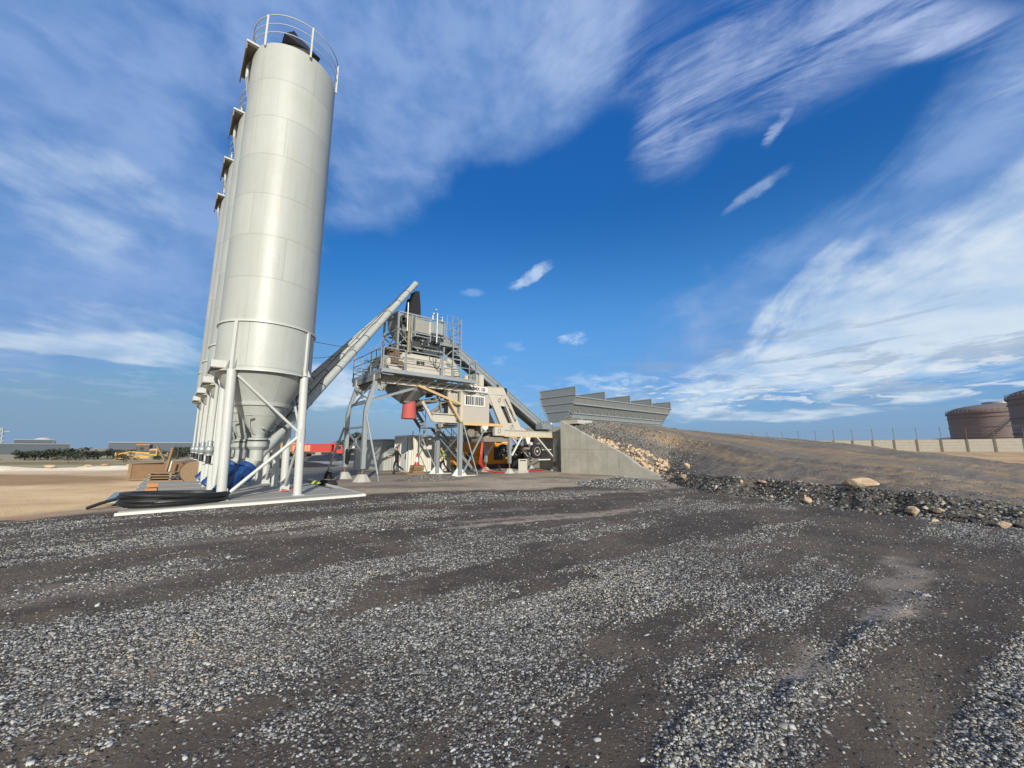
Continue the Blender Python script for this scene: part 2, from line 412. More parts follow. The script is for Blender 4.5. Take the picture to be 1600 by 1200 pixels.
def concrete_wall_mat():
    m, T, b = base_mat('cast_concrete'); tc = T.new('ShaderNodeTexCoord').outputs['Object']
    sep = T.new('ShaderNodeSeparateXYZ'); T.l.new(tc, sep.inputs[0])
    n = T.noise(tc, 1.1, 6, .65); f = T.noise(tc, 9, 5, .7); st = T.noise(T.mapping(tc, sca=(3.5, 3.5, .35)), 1.4, 6, .65)
    col = T.mix(T.ramp(n, .35, .7), (.32, .315, .27), (.40, .39, .34)); col = T.mix(T.ramp(st, .5, .75, 0, .6), col, (.23, .21, .165))
    col = T.mix(T.ramp(f, .5, .85, 0, .5), col, (.48, .47, .42))
    j = T.math('MULTIPLY', T.math('LESS_THAN', T.math('ABSOLUTE', T.math('SUBTRACT', T.math('FRACT', T.math('DIVIDE', sep.outputs[2], 1.62)), .97)), .008), .6)
    jv = T.math('MULTIPLY', T.math('LESS_THAN', T.math('ABSOLUTE', T.math('SUBTRACT', T.math('FRACT', T.math('DIVIDE', sep.outputs[0], 2.42)), .93)), .005), .5)
    j = T.math('MAXIMUM', j, jv)
    col = T.mix(j, col, (.15, .14, .12))
    T.l.new(col, b.inputs['Base Color']); b.inputs['Roughness'].default_value = .88
    bn = T.new('ShaderNodeBump'); bn.inputs['Strength'].default_value = .4; bn.inputs['Distance'].default_value = .02
    T.put(bn.inputs['Height'], T.math('SUBTRACT', f, j)); T.l.new(bn.outputs[0], b.inputs['Normal']); return m
M['wall'] = concrete_wall_mat()
def ribbed(name, c, pitch=.2, rough=.55, axis=0, dirt=.4, dirtc=(.25, .2, .14)):
    m = paint(name, c, rough, dirt, dirtc, streak=.35); T = NT(m.node_tree)
    b = next(n for n in T.n if n.type == 'BSDF_PRINCIPLED'); bn = next(n for n in T.n if n.type == 'BUMP')
    tc = T.new('ShaderNodeTexCoord').outputs['Object']; sep = T.new('ShaderNodeSeparateXYZ'); T.l.new(tc, sep.inputs[0])
    s = T.math('ADD', sep.outputs[0], sep.outputs[1]) if axis == 0 else sep.outputs[2]
    w = T.ramp(T.math('PINGPONG', s, pitch / 2), pitch * .15, pitch * .35)
    T.put(bn.inputs['Height'], w); bn.inputs['Distance'].default_value = .03; bn.inputs['Strength'].default_value = .6; return m
M['contgrey'] = ribbed('grey_ribbed_steel', (.36, .37, .33), .22, dirt=.6)
M['contwhite'] = ribbed('white_ribbed_steel', (.62, .60, .50), .16, dirt=.25)
M['precast'] = ribbed('precast_panel', (.46, .44, .37), .5, .9, axis=1, dirt=.6, dirtc=(.42, .26, .13))
M['tank'] = ribbed('brown_tank_plate', (.20, .16, .15), 2.2, .7, axis=1, dirt=.5, dirtc=(.10, .06, .05))
M['farwall'] = paint('far_cladding', (.085, .105, .13), .8, .3, scale=.05, bump=0)

def leaf_mat(name, a, b_):
    m, T, b = base_mat(name); tc = T.new('ShaderNodeTexCoord').outputs['Object']
    T.l.new(T.mix(T.ramp(T.noise(tc, 1.4, 5, .7), .3, .7), a, b_), b.inputs['Base Color']); b.inputs['Roughness'].default_value = .8; return m
M['leaf'] = leaf_mat('dark_foliage', (.018, .027, .018), (.045, .055, .035))
M['bark'] = paint('bark', (.10, .075, .05), .9, .4)

# ------------------------------------------------------------------ layout frames (metres; the plant stands 49 degrees off the view axis)
WX, WY = math.sin(R(49)), math.cos(R(49)); UX, UY = -WY, WX
ROT = math.atan2(WY, WX)
PO = (-3.08, 23.76)
SO = (-8.67, 13.45)
def PW(s, t, z=0.0): return Vector((PO[0] + WX * s + UX * t, PO[1] + WY * s + UY * t, z))
def SW(s, t, z=0.0): return Vector((SO[0] + WX * s + UX * t, SO[1] + WY * s + UY * t, z))
W0 = (3.39, 27.47)
WALLTOP = [(0, 3.55), (1.12, 3.02), (2.7, 2.26), (3.91, 1.77), (5.07, 1.24), (6.04, .6), (7.2, .1)]

# ------------------------------------------------------------------ ground
APRON = [(-60, -40), (60, -40), (60, 4), (14, 4), (11, 8.5), (9.6, 10), (8.6, 11.6), (7.6, 14), (7.2, 17), (5.6, 17.6), (3.3, 17.6), (1.3, 16.3), (-2.5, 15.6),
         (-4.6, 14.7), (-5.6, 14.2), (-10.2, 10.5), (-12.5, 8.6), (-16, 6.5), (-24, 3), (-60, -6)]
LOT_EDGE = [(-70, 36), (-38, 30), (-31, 31), (-27, 34), (-20, 44), (-10, 56), (6, 62), (30, 66)]
def hgt(x, y):
    d = np.hypot(x, y)
    left = sm(.2, -.35, np.arctan2(x, np.maximum(y, .01)))
    h = -2.9 * sm(55, 240, d) * left * (y > 0)
    h = h + 1.0 * sm(30, 56, y) * sm(10, 40, x)
    sd_ = sdpoly(x, y, APRON)
    ap = sm(-.5, .6, sd_)
    near = sm(40, 8, d)
    h = h + (fbm(x, y, .35, 4) - .5) * .09 * sm(3, 12, d) * near + (fbm(x, y, 1.6, 4) - .5) * .03 * near * ap
    h = h + (fbm(x, y, 6.0, 3, 3) - .5) * .03 * near * ap
    # wheel ruts running away to the right
    for pts, wd, hh in (([(1.0, 2.1), (1.17, 2.34), (1.98, 2.99), (3.07, 3.72), (4.6, 4.75)], .07, .026), ([(.6, 2.1), (1.3, 2.95), (1.8, 3.35)], .06, .018), ([(2.1, 1.9), (3.0, 2.6), (4.6, 3.6)], .07, .02)):
        ds = segdist(x, y, pts); h = h + hh * np.exp(-(ds / wd) ** 2) * (.6 + .8 * fbm(x, y, 3.0, 3, 19))
    for pts, wd, dp in (([(.9, 1.9), (1.9, 3.0), (3.2, 4.0), (6.4, 6.6), (8.5, 9)], .12, .008), ([(1.6, 1.6), (2.7, 2.8), (4.1, 3.9), (7.5, 6.2)], .12, .008)):
        ds = segdist(x, y, pts)
        h = h - dp * np.exp(-(ds / wd) ** 2) + dp * .8 * np.exp(-((ds - wd * 2.1) / (wd * .9)) ** 2) * ap
    # spoil bank along the far edge of the left lot, heaps
    lot = segdist(x, y, LOT_EDGE); h = h + .45 * np.exp(-(lot / 1.0) ** 2) * (fbm(x, y, .5, 3, 8)) * (x < -10)
    h = h - .10 * sm(.0, 1.6, -sd_) * sm(-11, -13.5, x) * near
    return h
def patches(x, y):
    """light dusty or bare spots in the gravel: weight 0..1"""
    P = [(3.75, 4.25, .55, .22, 35, 1), (4.9, 5.3, 1.6, .22, 42, .6), (2.25, 3.25, .5, .16, 30, .8), (1.5, 10.2, 3.6, .22, 22, .8), (3.4, 15.4, 2.4, .35, 10, .9),
         (5.9, 16.6, 1.6, .3, 20, .8), (.6, 9.4, 2.6, .16, 24, 1), (-4.6, 7.8, 2.5, .25, 25, .35), (-2.6, 3.3, .9, .35, 25, .45), (-5.6, 4.6, 1.6, .35, 30, .4), (5.2, 11.5, 1.8, .3, 10, .4),
         (-.9, 10.6, 2.2, .3, 25, .35)]
    w = np.zeros_like(x)
    nx = (fbm(x, y, 1.1, 4, 21) - .5) * 1.1; ny = (fbm(x, y, 1.3, 4, 33) - .5) * 1.1
    for cx, cy, a, b_, r, k in P:
        c, s_ = math.cos(R(r)), math.sin(R(r)); dx, dy = x - cx + nx * b_ * 2.2, y - cy + ny * b_ * 2.2
        q = ((dx * c + dy * s_) / a) ** 2 + ((-dx * s_ + dy * c) / b_) ** 2 + (fbm(x, y, 7, 3, 44) - .5) * 1.2
        w = np.maximum(w, k * sm(1.3, .3, q))
    return w
def gravel_w(x, y):
    """how stony the ground is"""
    c, s_ = math.cos(R(38)), math.sin(R(38)); u = x * c + y * s_; v = -x * s_ + y * c
    g = .46 + (fbm(u * .3, v * 1.0, .9, 5, 5) - .5) * 3.4 + (fbm(x, y, 2.4, 4, 15) - .5) * 1.0
    g = g + .35 * np.exp(-((x + 1.6) / 2.6) ** 2 - ((y - 3.6) / 1.1) ** 2) + .4 * np.exp(-((x - .3) / .9) ** 2 - ((y - 3.2) / .7) ** 2)
    g = g + .45 * np.exp(-((x - 1.0) / 1.8) ** 2 - ((y - 13.5) / 1.6) ** 2)
    g = g + .3 * np.exp(-((x - 2.6) / .6) ** 2 - ((y - 2.6) / .8) ** 2)
    g = g - .55 * np.exp(-((x - 5.6) / 2.2) ** 2 - ((y - 6.4) / 3.0) ** 2) - .35 * np.exp(-((x + 3.2) / 2.2) ** 2 - ((y - 6.8) / 1.2) ** 2)
    tr = np.abs(fbm(u * .12, v * 1.0, 1.7, 3, 61) - .5); g = g + .35 * sm(.05, .0, tr) - .25 * sm(.08, .14, tr)
    for pts in ([(1.0, 2.1), (1.17, 2.34), (1.98, 2.99), (3.07, 3.72), (4.6, 4.75)], [(.6, 2.1), (1.3, 2.95), (1.8, 3.35)], [(2.1, 1.9), (3.0, 2.6), (4.6, 3.6)]):
        ds = segdist(x, y, pts); g = g + .8 * np.exp(-(ds / .2) ** 2) - .55 * np.exp(-((ds - .42) / .16) ** 2)
    g = g - .22 * sm(5.0, 10.0, np.hypot(x, y))
    g = np.clip(g, .16, 1) * (1 - .8 * patches(x, y))
    return g
def lerp(a, b_, t): return a * (1 - t[..., None]) + np.array(b_) * t[..., None]
def soilcol(x, y):
    n = fbm(x, y, .45, 5, 40); n2 = fbm(x, y, 2.2, 4, 60)
    sd_ = sdpoly(x, y, APRON) + (n2 - .5) * .9
    col = np.zeros(x.shape + (3,)) + np.array((.078, .062, .050))
    col = lerp(col, (.115, .091, .068), sm(.45, .7, n)); col = lerp(col, (.052, .045, .040), sm(.45, .65, n2) * .6)
    col = lerp(col, (.30, .255, .21), patches(x, y))
    # compacted dusty stone round the plant
    out = sm(.1, -.5, sd_)
    yard = np.zeros(x.shape + (3,)) + np.array((.40, .335, .25)); yard = lerp(yard, (.32, .275, .215), sm(.35, .65, n))
    yard = lerp(yard, (.19, .18, .165), sm(20, 25, y + x * .25) * sm(.2, .6, n2 + .2) * sm(2, -4, x) * .9)
    yard = lerp(yard, (.18, .145, .105), sm(.55, .72, fbm(x * .5, y * 1.4, .8, 4, 71)) * .8)
    # sandy lot on the left
    lx = sm(-9.5, -13, x + y * .06)
    sand = np.zeros(x.shape + (3,)) + np.array((.66, .49, .29)); sand = lerp(sand, (.74, .60, .40), sm(.35, .7, fbm(x, y * 1.6, .3, 4, 90)))
    sand = lerp(sand, (.58, .40, .21), sm(.42, .62, fbm(x * .3, y, .22, 4, 95)) * .5)
    brown = sm(1.25, .75, ((x + 31) / 12) ** 2 + ((y - 21.8 + .12 * (x + 31)) / 3.6) ** 2 + (n - .5) * .9)
    sand = lerp(sand, (.37, .24, .12), brown)
    sand = lerp(sand, (.46, .34, .20), sm(.62, .70, fbm(x * .5, y * 2.2, .5, 4, 101)) * .6)
    sand = lerp(sand, (.80, .71, .54), sm(2.6, 1.0, segdist(x, y, LOT_EDGE)) * (x < -12))
    redr = sm(1.1, .2, np.abs(sd_ + .75) + (n2 - .5)) * sm(-9.5, -11, x)
    sand = lerp(sand, (.40, .17, .07), redr * .85)
    yard = lerp(yard, (.56, .45, .30), sm(29, 40, y) * sm(10, -2, x))
    other = yard * (1 - lx[..., None]) + sand * lx[..., None]
    # dry grassland beyond the lot
    edge = np.interp(x, [p[0] for p in LOT_EDGE], [p[1] for p in LOT_EDGE])
    fld = sm(0, 3, y - edge + (n - .5) * 4) * (x < 40)
    grass = np.zeros(x.shape + (3,)) + np.array((.40, .33, .18)); grass = lerp(grass, (.22, .21, .10), sm(.45, .62, fbm(x * .25, y, .12, 5, 120)))
    grass = lerp(grass, (.30, .14, .07), sm(.60, .68, fbm(x * .2, y, .1, 4, 140)) * sm(120, 60, y))
    grass = lerp(grass, (.33, .30, .19), sm(90, 160, y))
    other = other * (1 - fld[..., None]) + grass * fld[..., None]
    rs_ = sm(12, 18, x) * sm(12, 20, y)
    rgt = np.zeros(x.shape + (3,)) + np.array((.47, .34, .19)); rgt = lerp(rgt, (.42, .26, .14), sm(.45, .65, n))
    other = other * (1 - rs_[..., None]) + rgt * rs_[..., None]
    col = col * (1 - out[..., None]) + other * out[..., None]
    gr = gravel_w(x, y) * sm(-.2, .6, sd_)
    gr = np.maximum(gr, out * (1 - lx) * .22 * sm(0, .5, n) * sm(34, 24, y))
    return col, gr
def set_attrs(me, x, y, colgr):
    col, gr = colgr
    a = me.attributes.new('soil', 'FLOAT_COLOR', 'POINT'); c4 = np.ones((len(x), 4), np.float32); c4[:, :3] = col; a.data.foreach_set('color', c4.ravel())
    g = me.attributes.new('gravel', 'FLOAT', 'POINT'); g.data.foreach_set('value', gr.astype(np.float32))
def grid_mesh(name, X, Y, Z):
    nx, ny = X.shape; v = np.stack([X, Y, Z], -1).reshape(-1, 3).astype(np.float32)
    i = np.arange(nx * ny).reshape(nx, ny); q = np.stack([i[:-1, :-1], i[1:, :-1], i[1:, 1:], i[:-1, 1:]], -1).reshape(-1, 4)
    me = bpy.data.meshes.new(name); me.vertices.add(len(v)); me.vertices.foreach_set('co', v.ravel())
    me.loops.add(q.size); me.loops.foreach_set('vertex_index', q.ravel().astype(np.int32))
    me.polygons.add(len(q)); me.polygons.foreach_set('loop_start', np.arange(0, q.size, 4, dtype=np.int32)); me.polygons.foreach_set('loop_total', np.full(len(q), 4, np.int32))
    me.update(); me.validate(); me.polygons.foreach_set('use_smooth', [True] * len(me.polygons)); return me
k_ = .026; gi = np.arange(-300, 301) * k_
gx = 2.6 * np.sinh(gi); gy = 2.6 * np.sinh(gi) + 4.0
GX, GY = np.meshgrid(gx, gy, indexing='ij')
gme = grid_mesh('ground', GX, GY, hgt(GX, GY)); xf, yf = GX.ravel(), GY.ravel(); set_attrs(gme, xf, yf, soilcol(xf, yf))
gme.materials.append(M['ground']); ground = bpy.data.objects.new('ground', gme); COL.objects.link(ground); tag(ground, 'dark gravel yard running out to sand and dry grass', kind='structure')

# ------------------------------------------------------------------ ramp of fill up to the aggregate bins
def wz(k): return float(np.interp(k, [p[0] for p in WALLTOP], [p[1] for p in WALLTOP]))
def wp(k, off=0.0): return (W0[0] - UX * k + WX * off, W0[1] - UY * k + WY * off)
def farpt(k):
    return (15.5 - UX * k, 37.0 - UY * k, float(np.interp(k, [-1, 0, 2.5, 9.1, 13.6, 19.7, 25, 30], [3.3, 3.2, 2.98, 2.37, 1.73, .78, .12, -.1])))
ST = []   # stations: rows A (toe) .. E
for k, f, c_, cz in ((0, 0, 3.0, 3.60), (1.4, 1, 3.2, 3.56), (2.8, 2.4, 3.4, 3.42), (4.2, 4, 3.6, 3.15), (5.6, 6, 3.8, 2.8), (6.9, 8, 4.0, 2.42)):
    a = wp(k, .32); b_ = wp(k + .15, .9); c = wp(k * 1.0, c_)
    ST.append([(a[0], a[1], wz(k) - .06), (b_[0], b_[1], wz(k) + .28), (c[0], c[1], cz), farpt(f)])
for (ax, ay), (bx, by), bz, (cx, cy, cz), f in (((7.75, 19.6), (8.5, 20.0), .45, (11.6, 22.2, 1.95), 10), ((7.2, 15.6), (8.3, 16.4), .5, (11.4, 18.6, 1.45), 13),
                                        ((7.9, 13.5), (9.1, 14.3), .52, (11.8, 16.2, 1.2), 15), ((8.75, 11.4), (9.8, 12.2), .52, (12.4, 13.6, 1.0), 17.5),
                                        ((9.6, 9.9), (10.6, 10.8), .5, (13.2, 12.0, .82), 19.5), ((10.8, 8.6), (11.6, 9.4), .42, (14.2, 10.4, .6), 21.5),
                                        ((12.6, 7.2), (13.3, 7.8), .3, (15.8, 8.8, .4), 24), ((16, 5.2), (16.5, 5.6), .1, (18.6, 6.6, .15), 28)):
    ST.append([(ax, ay, -.05), (bx, by, bz), (cx, cy, cz), farpt(f)])
ST = np.array(ST); E_ = ST[:, 3] + np.array((2.6, 2.2, 0)) * 1.3; E_[:, 2] = -.3; ST = np.concatenate([ST, E_[:, None]], 1)
def catmull(P, m):
    P = np.concatenate([P[:1] * 2 - P[1:2], P, P[-1:] * 2 - P[-2:-1]]); out = []
    for i in range(1, len(P) - 2):
        for j in range(m):
            t = j / m; p0, p1, p2, p3 = P[i - 1], P[i], P[i + 1], P[i + 2]
            out.append(.5 * ((2 * p1) + (-p0 + p2) * t + (2 * p0 - 5 * p1 + 4 * p2 - p3) * t * t + (-p0 + 3 * p1 - 3 * p2 + p3) * t ** 3))
    out.append(P[-2]); return np.array(out)
rows = catmull(ST, 22)
cross = []
for a, b_, m in ((0, 1, 18), (1, 2, 30), (2, 3, 34), (3, 4, 8)):
    for j in range(m):
        t = j / m; cross.append(rows[:, a] * (1 - t) + rows[:, b_] * t)
cross.append(rows[:, 4]); RM = np.stack(cross, 1)
ci = np.arange(RM.shape[1]); band = sm(18 + 1.5, 14, ci)[None, :] * np.ones((RM.shape[0], 1)); ri = np.arange(RM.shape[0])[:, None] * np.ones((1, RM.shape[1]))
isroad = sm(128, 140, ri)   # rubble band only past the wall
rx, ry = RM[..., 0], RM[..., 1]
lump = (fbm(rx, ry, 1.5, 5, 9) - .5)
RM[..., 2] += lump * .5 * band * (sm(0, 4, ci)[None, :]) + (fbm(rx, ry, .5, 4, 50) - .5) * .14 + (fbm(rx, ry, 2.4, 4, 55) - .5) * .05
# wheel marks along the ramp
tracks = np.sin((ci[None, :] - 20 + (fbm(rx, ry, .15, 3) - .5) * 14) * .55) * .018 * sm(22, 40, ci)[None, :] * sm(90, 80, ci)[None, :]
RM[..., 2] += tracks + (fbm(rx, ry, 7, 3, 66) - .5) * .08 + (fbm(rx, ry, 2.6, 3, 67) - .5) * .10
rme = grid_mesh('ramp', RM[..., 0], RM[..., 1], RM[..., 2]); xr, yr = rx.ravel(), ry.ravel()
cn = (ci[None, :] + 0 * rx).ravel(); rr_ = ri.ravel(); nn = fbm(xr, yr, .6, 5, 31); n3 = fbm(cn * .16, rr_ * .018, 1.0, 4, 77)
rc = np.zeros((len(xr), 3)) + np.array((.20, .16, .115)); rc = lerp(rc, (.235, .175, .11), sm(.45, .65, nn)); rc = lerp(rc, (.165, .145, .12), sm(.48, .62, n3))
gm = sm(40, 30, cn) * sm(120, 96, rr_); rc = lerp(rc, (.21, .19, .165), gm)
bandf = band.ravel() * sm(118, 132, rr_); rc = lerp(rc, (.06, .045, .035), bandf * .95)
rg = .0 + .35 * sm(.5, .64, n3) + .6 * gm; rg = np.clip(rg + bandf * .5, 0, 1)
rstone = sm(.2, .8, band.ravel()) * sm(140, 120, rr_) ; rc = lerp(rc, (.42, .30, .19), rstone * sm(20, 60, rr_) * .9)
set_attrs(rme, xr, yr, (rc, rg)); rme.materials.append(M['ground']); ramp = bpy.data.objects.new('ramp', rme); COL.objects.link(ramp)
tag(ramp, 'brown compacted earth ramp rising to the aggregate bins', kind='structure')

# ------------------------------------------------------------------ scattered stones
def stone_mesh(name, P, S, mat, seed=1, flat=.62):
    rs = np.random.RandomState(seed); n = len(P)
    t = np.array([(-1, -1, -.55), (1, -1, -.55), (1, 1, -.55), (-1, 1, -.55), (-.75, -.75, .6), (.75, -.75, .6), (.75, .75, .6), (-.75, .75, .6)]) * .5
    F = np.array([(0, 1, 5, 4), (1, 2, 6, 5), (2, 3, 7, 6), (3, 0, 4, 7), (4, 5, 6, 7)])
    V = t[None] * (1 + (rs.rand(n, 8, 3) - .5) * .9)
    V = V * np.stack([.75 + rs.rand(n) * .7, .6 + rs.rand(n) * .5, flat * (.6 + rs.rand(n) * .7)], -1)[:, None]
    a = rs.rand(n) * 6.283; c, s_ = np.cos(a)[:, None], np.sin(a)[:, None]
    tx = (rs.rand(n, 1) - .5) * .9; V[..., 2] = V[..., 2] + V[..., 0] * tx
    x = V[..., 0] * c - V[..., 1] * s_; y = V[..., 0] * s_ + V[..., 1] * c; V = np.stack([x, y, V[..., 2]], -1) * S[:, None, None] + P[:, None]
    q = (F[None] + (np.arange(n) * 8)[:, None, None]).reshape(-1, 4)
    me = bpy.data.meshes.new(name); me.vertices.add(n * 8); me.vertices.foreach_set('co', V.astype(np.float32).ravel())
    me.loops.add(q.size); me.loops.foreach_set('vertex_index', q.ravel().astype(np.int32)); me.polygons.add(len(q))
    me.polygons.foreach_set('loop_start', np.arange(0, q.size, 4, dtype=np.int32)); me.polygons.foreach_set('loop_total', np.full(len(q), 4, np.int32)); me.update()
    at = me.attributes.new('tone', 'FLOAT', 'POINT'); tn = np.clip(rs.rand(n) ** 1.6 * (.45 + 1.15 * fbm(P[:, 0], P[:, 1], .8, 4, 83)), 0, 1); at.data.foreach_set('value', np.repeat(tn, 8).astype(np.float32))
    me.materials.append(mat); o = bpy.data.objects.new(name, me); COL.objects.link(o); return o
rs = np.random.RandomState(5)
N = 1100000
yy = 1.6 + (rs.rand(N) ** 1.35) * 14.5; xx = (rs.rand(N) * 2 - 1) * (1.42 * yy + .6)
keep = rs.rand(N) < np.clip(gravel_w(xx, yy) * 1.25 - .22, .03, 1) * np.clip(1.25 - yy / 18, .25, 1) * np.clip(yy / 4.5, .42, 1)
keep &= (sdpoly(xx, yy, APRON) + (fbm(xx, yy, 1.2, 3, 2) - .5) * .8) > 0
xx, yy = xx[keep], yy[keep]
sz = (.006 + .0165 * rs.rand(len(xx)) ** 2.4) * (1 + .07 * np.clip(yy - 4, 0, 10))
big = rs.rand(len(xx)) < .008; sz[big] *= 2.2
zz_ = hgt(xx, yy) + sz * .12
gr = stone_mesh('gravel', np.stack([xx, yy, zz_], -1), sz, M['gravel'], 3); tag(gr, 'loose grey crushed stone scattered over the dark yard', 'gravel', kind='stuff')
# rubble along the toe of the ramp
n_ = 9000; ia = rs.rand(n_) * (RM.shape[0] - 136) + 134; ja = rs.rand(n_) ** 1.0 * 18
ii, jj = ia.astype(int), ja.astype(int); ii = np.minimum(ii, RM.shape[0] - 2); fi, fj = (ia - ii)[:, None], (ja - jj)[:, None]
P = (RM[ii, jj] * (1 - fi) + RM[ii + 1, jj] * fi) * (1 - fj) + (RM[ii, jj + 1] * (1 - fi) + RM[ii + 1, jj + 1] * fi) * fj
P[:, :2] += (rs.rand(n_, 2) - .5) * .5 * (ja < 2)[:, None]
rsz = .018 + .075 * rs.rand(n_) ** 4; P[:, 2] = np.maximum(P[:, 2], 0) + rsz * .1
M['rubble'] = stone_mat('dark_rubble', (.025, .022, .02), (.26, .28, .27), .02)
rb = stone_mesh('rubble', P, rsz, M['rubble'], 8, .8); tag(rb, 'dark broken stone and rubble along the foot of the earth ramp', 'rubble', kind='stuff')
# coarse gravel on the fill beside the wall
n_ = 9000; ii = (rs.rand(n_) * 130).astype(int); jj = (2 + rs.rand(n_) * 44).astype(int); P = RM[ii, jj] + (rs.rand(n_, 3) - .5) * np.array((.2, .2, 0)); ssz = .02 + .05 * rs.rand(n_) ** 2
rs2 = np.random.RandomState(77); m_ = 9000; i2 = (rs2.rand(m_) * (RM.shape[0] - 2)).astype(int); j2 = (18 + rs2.rand(m_) ** 1.5 * 60).astype(int)
P = np.concatenate([P, RM[i2, j2] + (rs2.rand(m_, 3) - .5) * np.array((.25, .25, 0))]); ssz = np.concatenate([ssz, .01 + .022 * rs2.rand(m_) ** 3])
fg = stone_mesh('fill_gravel', P + np.array((0, 0, .01)), ssz, M['gravel'], 18, .8); tag(fg, 'grey stone strewn over the ramp and the slope behind the concrete wall', 'gravel', kind='stuff')

def heap(name, cx, cy, r, h, label, seed=0, n=1500, el=1.0, rot=0, mat='gravel', sz=(.03, .05), base=0.0, col=(.2, .19, .18)):
    rs = np.random.RandomState(seed); g = np.linspace(-1.15, 1.15, 60); X, Y = np.meshgrid(g, g, indexing='ij')
    rad = np.hypot(X, Y); hh = h * np.clip(1 - rad, 0, 1) ** .85
    c, s_ = math.cos(rot), math.sin(rot); wx = cx + (X * c * r * el - Y * s_ * r); wy = cy + (X * s_ * r * el + Y * c * r)
    Z = hh + (fbm(wx, wy, 1.2 / r * 2, 4, seed) - .5) * h * .35 * (rad < 1) * np.clip((1 - rad) * 3, 0, 1) - .10 + base + .1 * np.clip(1 - (rad - 1) * 8, 0, 1)
    me = grid_mesh(name, wx, wy, Z); x, y = wx.ravel(), wy.ravel(); set_attrs(me, x, y, (np.zeros((len(x), 3)) + np.array(col), np.full(len(x), .9)))
    me.materials.append(M['ground']); o = bpy.data.objects.new(name, me); COL.objects.link(o); tag(o, label, 'heap')
    if n:
        a = rs.rand(n) * 6.283; q = np.sqrt(rs.rand(n)) * .98; i = np.clip(((q * np.cos(a) + 1.15) / 2.3 * 59), 0, 59).astype(int); j = np.clip(((q * np.sin(a) + 1.15) / 2.3 * 59), 0, 59).astype(int)
        P = np.stack([wx[i, j], wy[i, j], Z[i, j]], -1) + (rs.rand(n, 3) - .5) * np.array((r / 20, r / 20, 0))
        s = stone_mesh('pebbles', P, sz[0] + (sz[1]) * rs.rand(n) ** 2, M[mat], seed + 1, .8); s.parent = o; s['kind'] = 'stuff'
    return o
heap('gravel_heap', 4.9, 18.2, 1.5, .36, 'low blue-grey stone heap against the foot of the concrete wall', 3, 2600, 1.4, R(-30), sz=(.03, .05))
heap('gravel_heap', -4.4, 21.3, 1.5, .32, 'low beige gravel heap in front of the walking person', 4, 1200, 1.3, R(40), sz=(.02, .03), col=(.34, .30, .25))
heap('gravel_heap', -23.3, 50.5, 3.6, .95, 'grey gravel pile in front of the red tipper truck, the nearer and larger', 5, 0, 1.6, R(10), col=(.2, .19, .18))
heap('gravel_heap', -20.2, 53.5, 3.0, 1.05, 'grey gravel pile in front of the red tipper truck, the peaked one on the right', 6, 0, 1.3, R(10), col=(.24, .22, .21))
heap('earth_heap', -24.5, 35.5, 3.6, .95, 'low reddish earth bank behind the rusty steel skip', 7, 0, 2.4, R(8), col=(.38, .19, .09))

# ------------------------------------------------------------------ individual rocks
def rock(loc, s, sq=(1, .8, .6), seed=0, rz=0, label='', group=None):
    import bmesh
    rs = random.Random(seed); bm = bmesh.new(); bmesh.ops.create_icosphere(bm, subdivisions=3, radius=.5)
    cuts = [Vector((rs.uniform(-1, 1), rs.uniform(-1, 1), rs.uniform(-1, 1))).normalized() for _ in range(16)]
    for v in bm.verts:
        p = v.co.copy()
        for c in cuts:
            d = p.dot(c) - .31
            if d > 0: p -= c * d * .97
        v.co = Vector((p.x * sq[0], p.y * sq[1], p.z * sq[2])) * s
    me = bpy.data.meshes.new('rock'); bm.to_mesh(me); bm.free(); me.materials.append(M['rock'])
    o = bpy.data.objects.new('rock', me); COL.objects.link(o); o.location = loc; o.rotation_euler = (rs.uniform(-.2, .2), rs.uniform(-.2, .2), rz)
    return tag(o, label, 'rock', group)
def rampz(x, y):
    d = (RM[..., 0] - x) ** 2 + (RM[..., 1] - y) ** 2; i = np.unravel_index(np.argmin(d), d.shape); return float(RM[i][2])
for x, y, s, sq, l in ((10.25, 11.75, .95, (1.15, .6, .34), 'big flat pale boulder overhanging the dark rubble at the ramp foot'),
                       (8.75, 12.0, .30, (1, .9, .8), 'rounded pale stone in the rubble left of the big flat boulder'),
                       (9.8, 9.95, .36, (1.2, .8, .6), 'tan stone, the lowest of three in the rubble right of the big flat boulder'),
                       (10.1, 10.2, .30, (1, .8, .7), 'tan stone, the topmost of three in the rubble right of the big flat boulder'),
                       (10.25, 9.75, .26, (1, .8, .8), 'tan stone, the rightmost of three in the rubble right of the big flat boulder'),
                       (9.55, 9.2, .20, (1, .9, .6), 'small pale stone lying on the dark yard below the three tan stones'),
                       (10.35, 8.6, .26, (1.1, .8, .8), 'pinkish pale stone at the right edge of the photo, the left of two'),
                       (10.75, 8.55, .26, (1.1, .8, .8), 'pinkish pale stone at the right edge of the photo, the right of two'),
                       (8.35, 14.6, .22, (.8, .8, 1), 'upright orange-tan stone at the left of the dark rubble band'),
                       (8.9, 14.3, .42, (1.4, .6, .35), 'long yellow stone lying in the left of the dark rubble band'),
                       (8.9, 20.2, .5, (.8, .7, .9), 'upright pale yellow boulder standing right of the broken yellow stone band'),
                       (7.95, 18.6, .5, (1, .8, .6), 'pale yellow boulder at the foot of the slope below the yellow stone band'),
                       (7.7, 15.2, .22, (1, .9, .8), 'whitish stone at the far left of the dark rubble band'),
                       (3.9, 19.6, .28, (1.1, .8, .8), 'pale round stone left of the blue-grey heap by the concrete wall'),
                       (4.35, 18.3, .17, (1.1, .8, .6), 'small white stone in front of the blue-grey heap by the concrete wall')):
    rock((x, y, max(0, rampz(x, y) if x > 7 else 0) + s * sq[2] * .25), s, sq, int(x * 100 + y * 37), x * 3, l)
rr = random.Random(3)
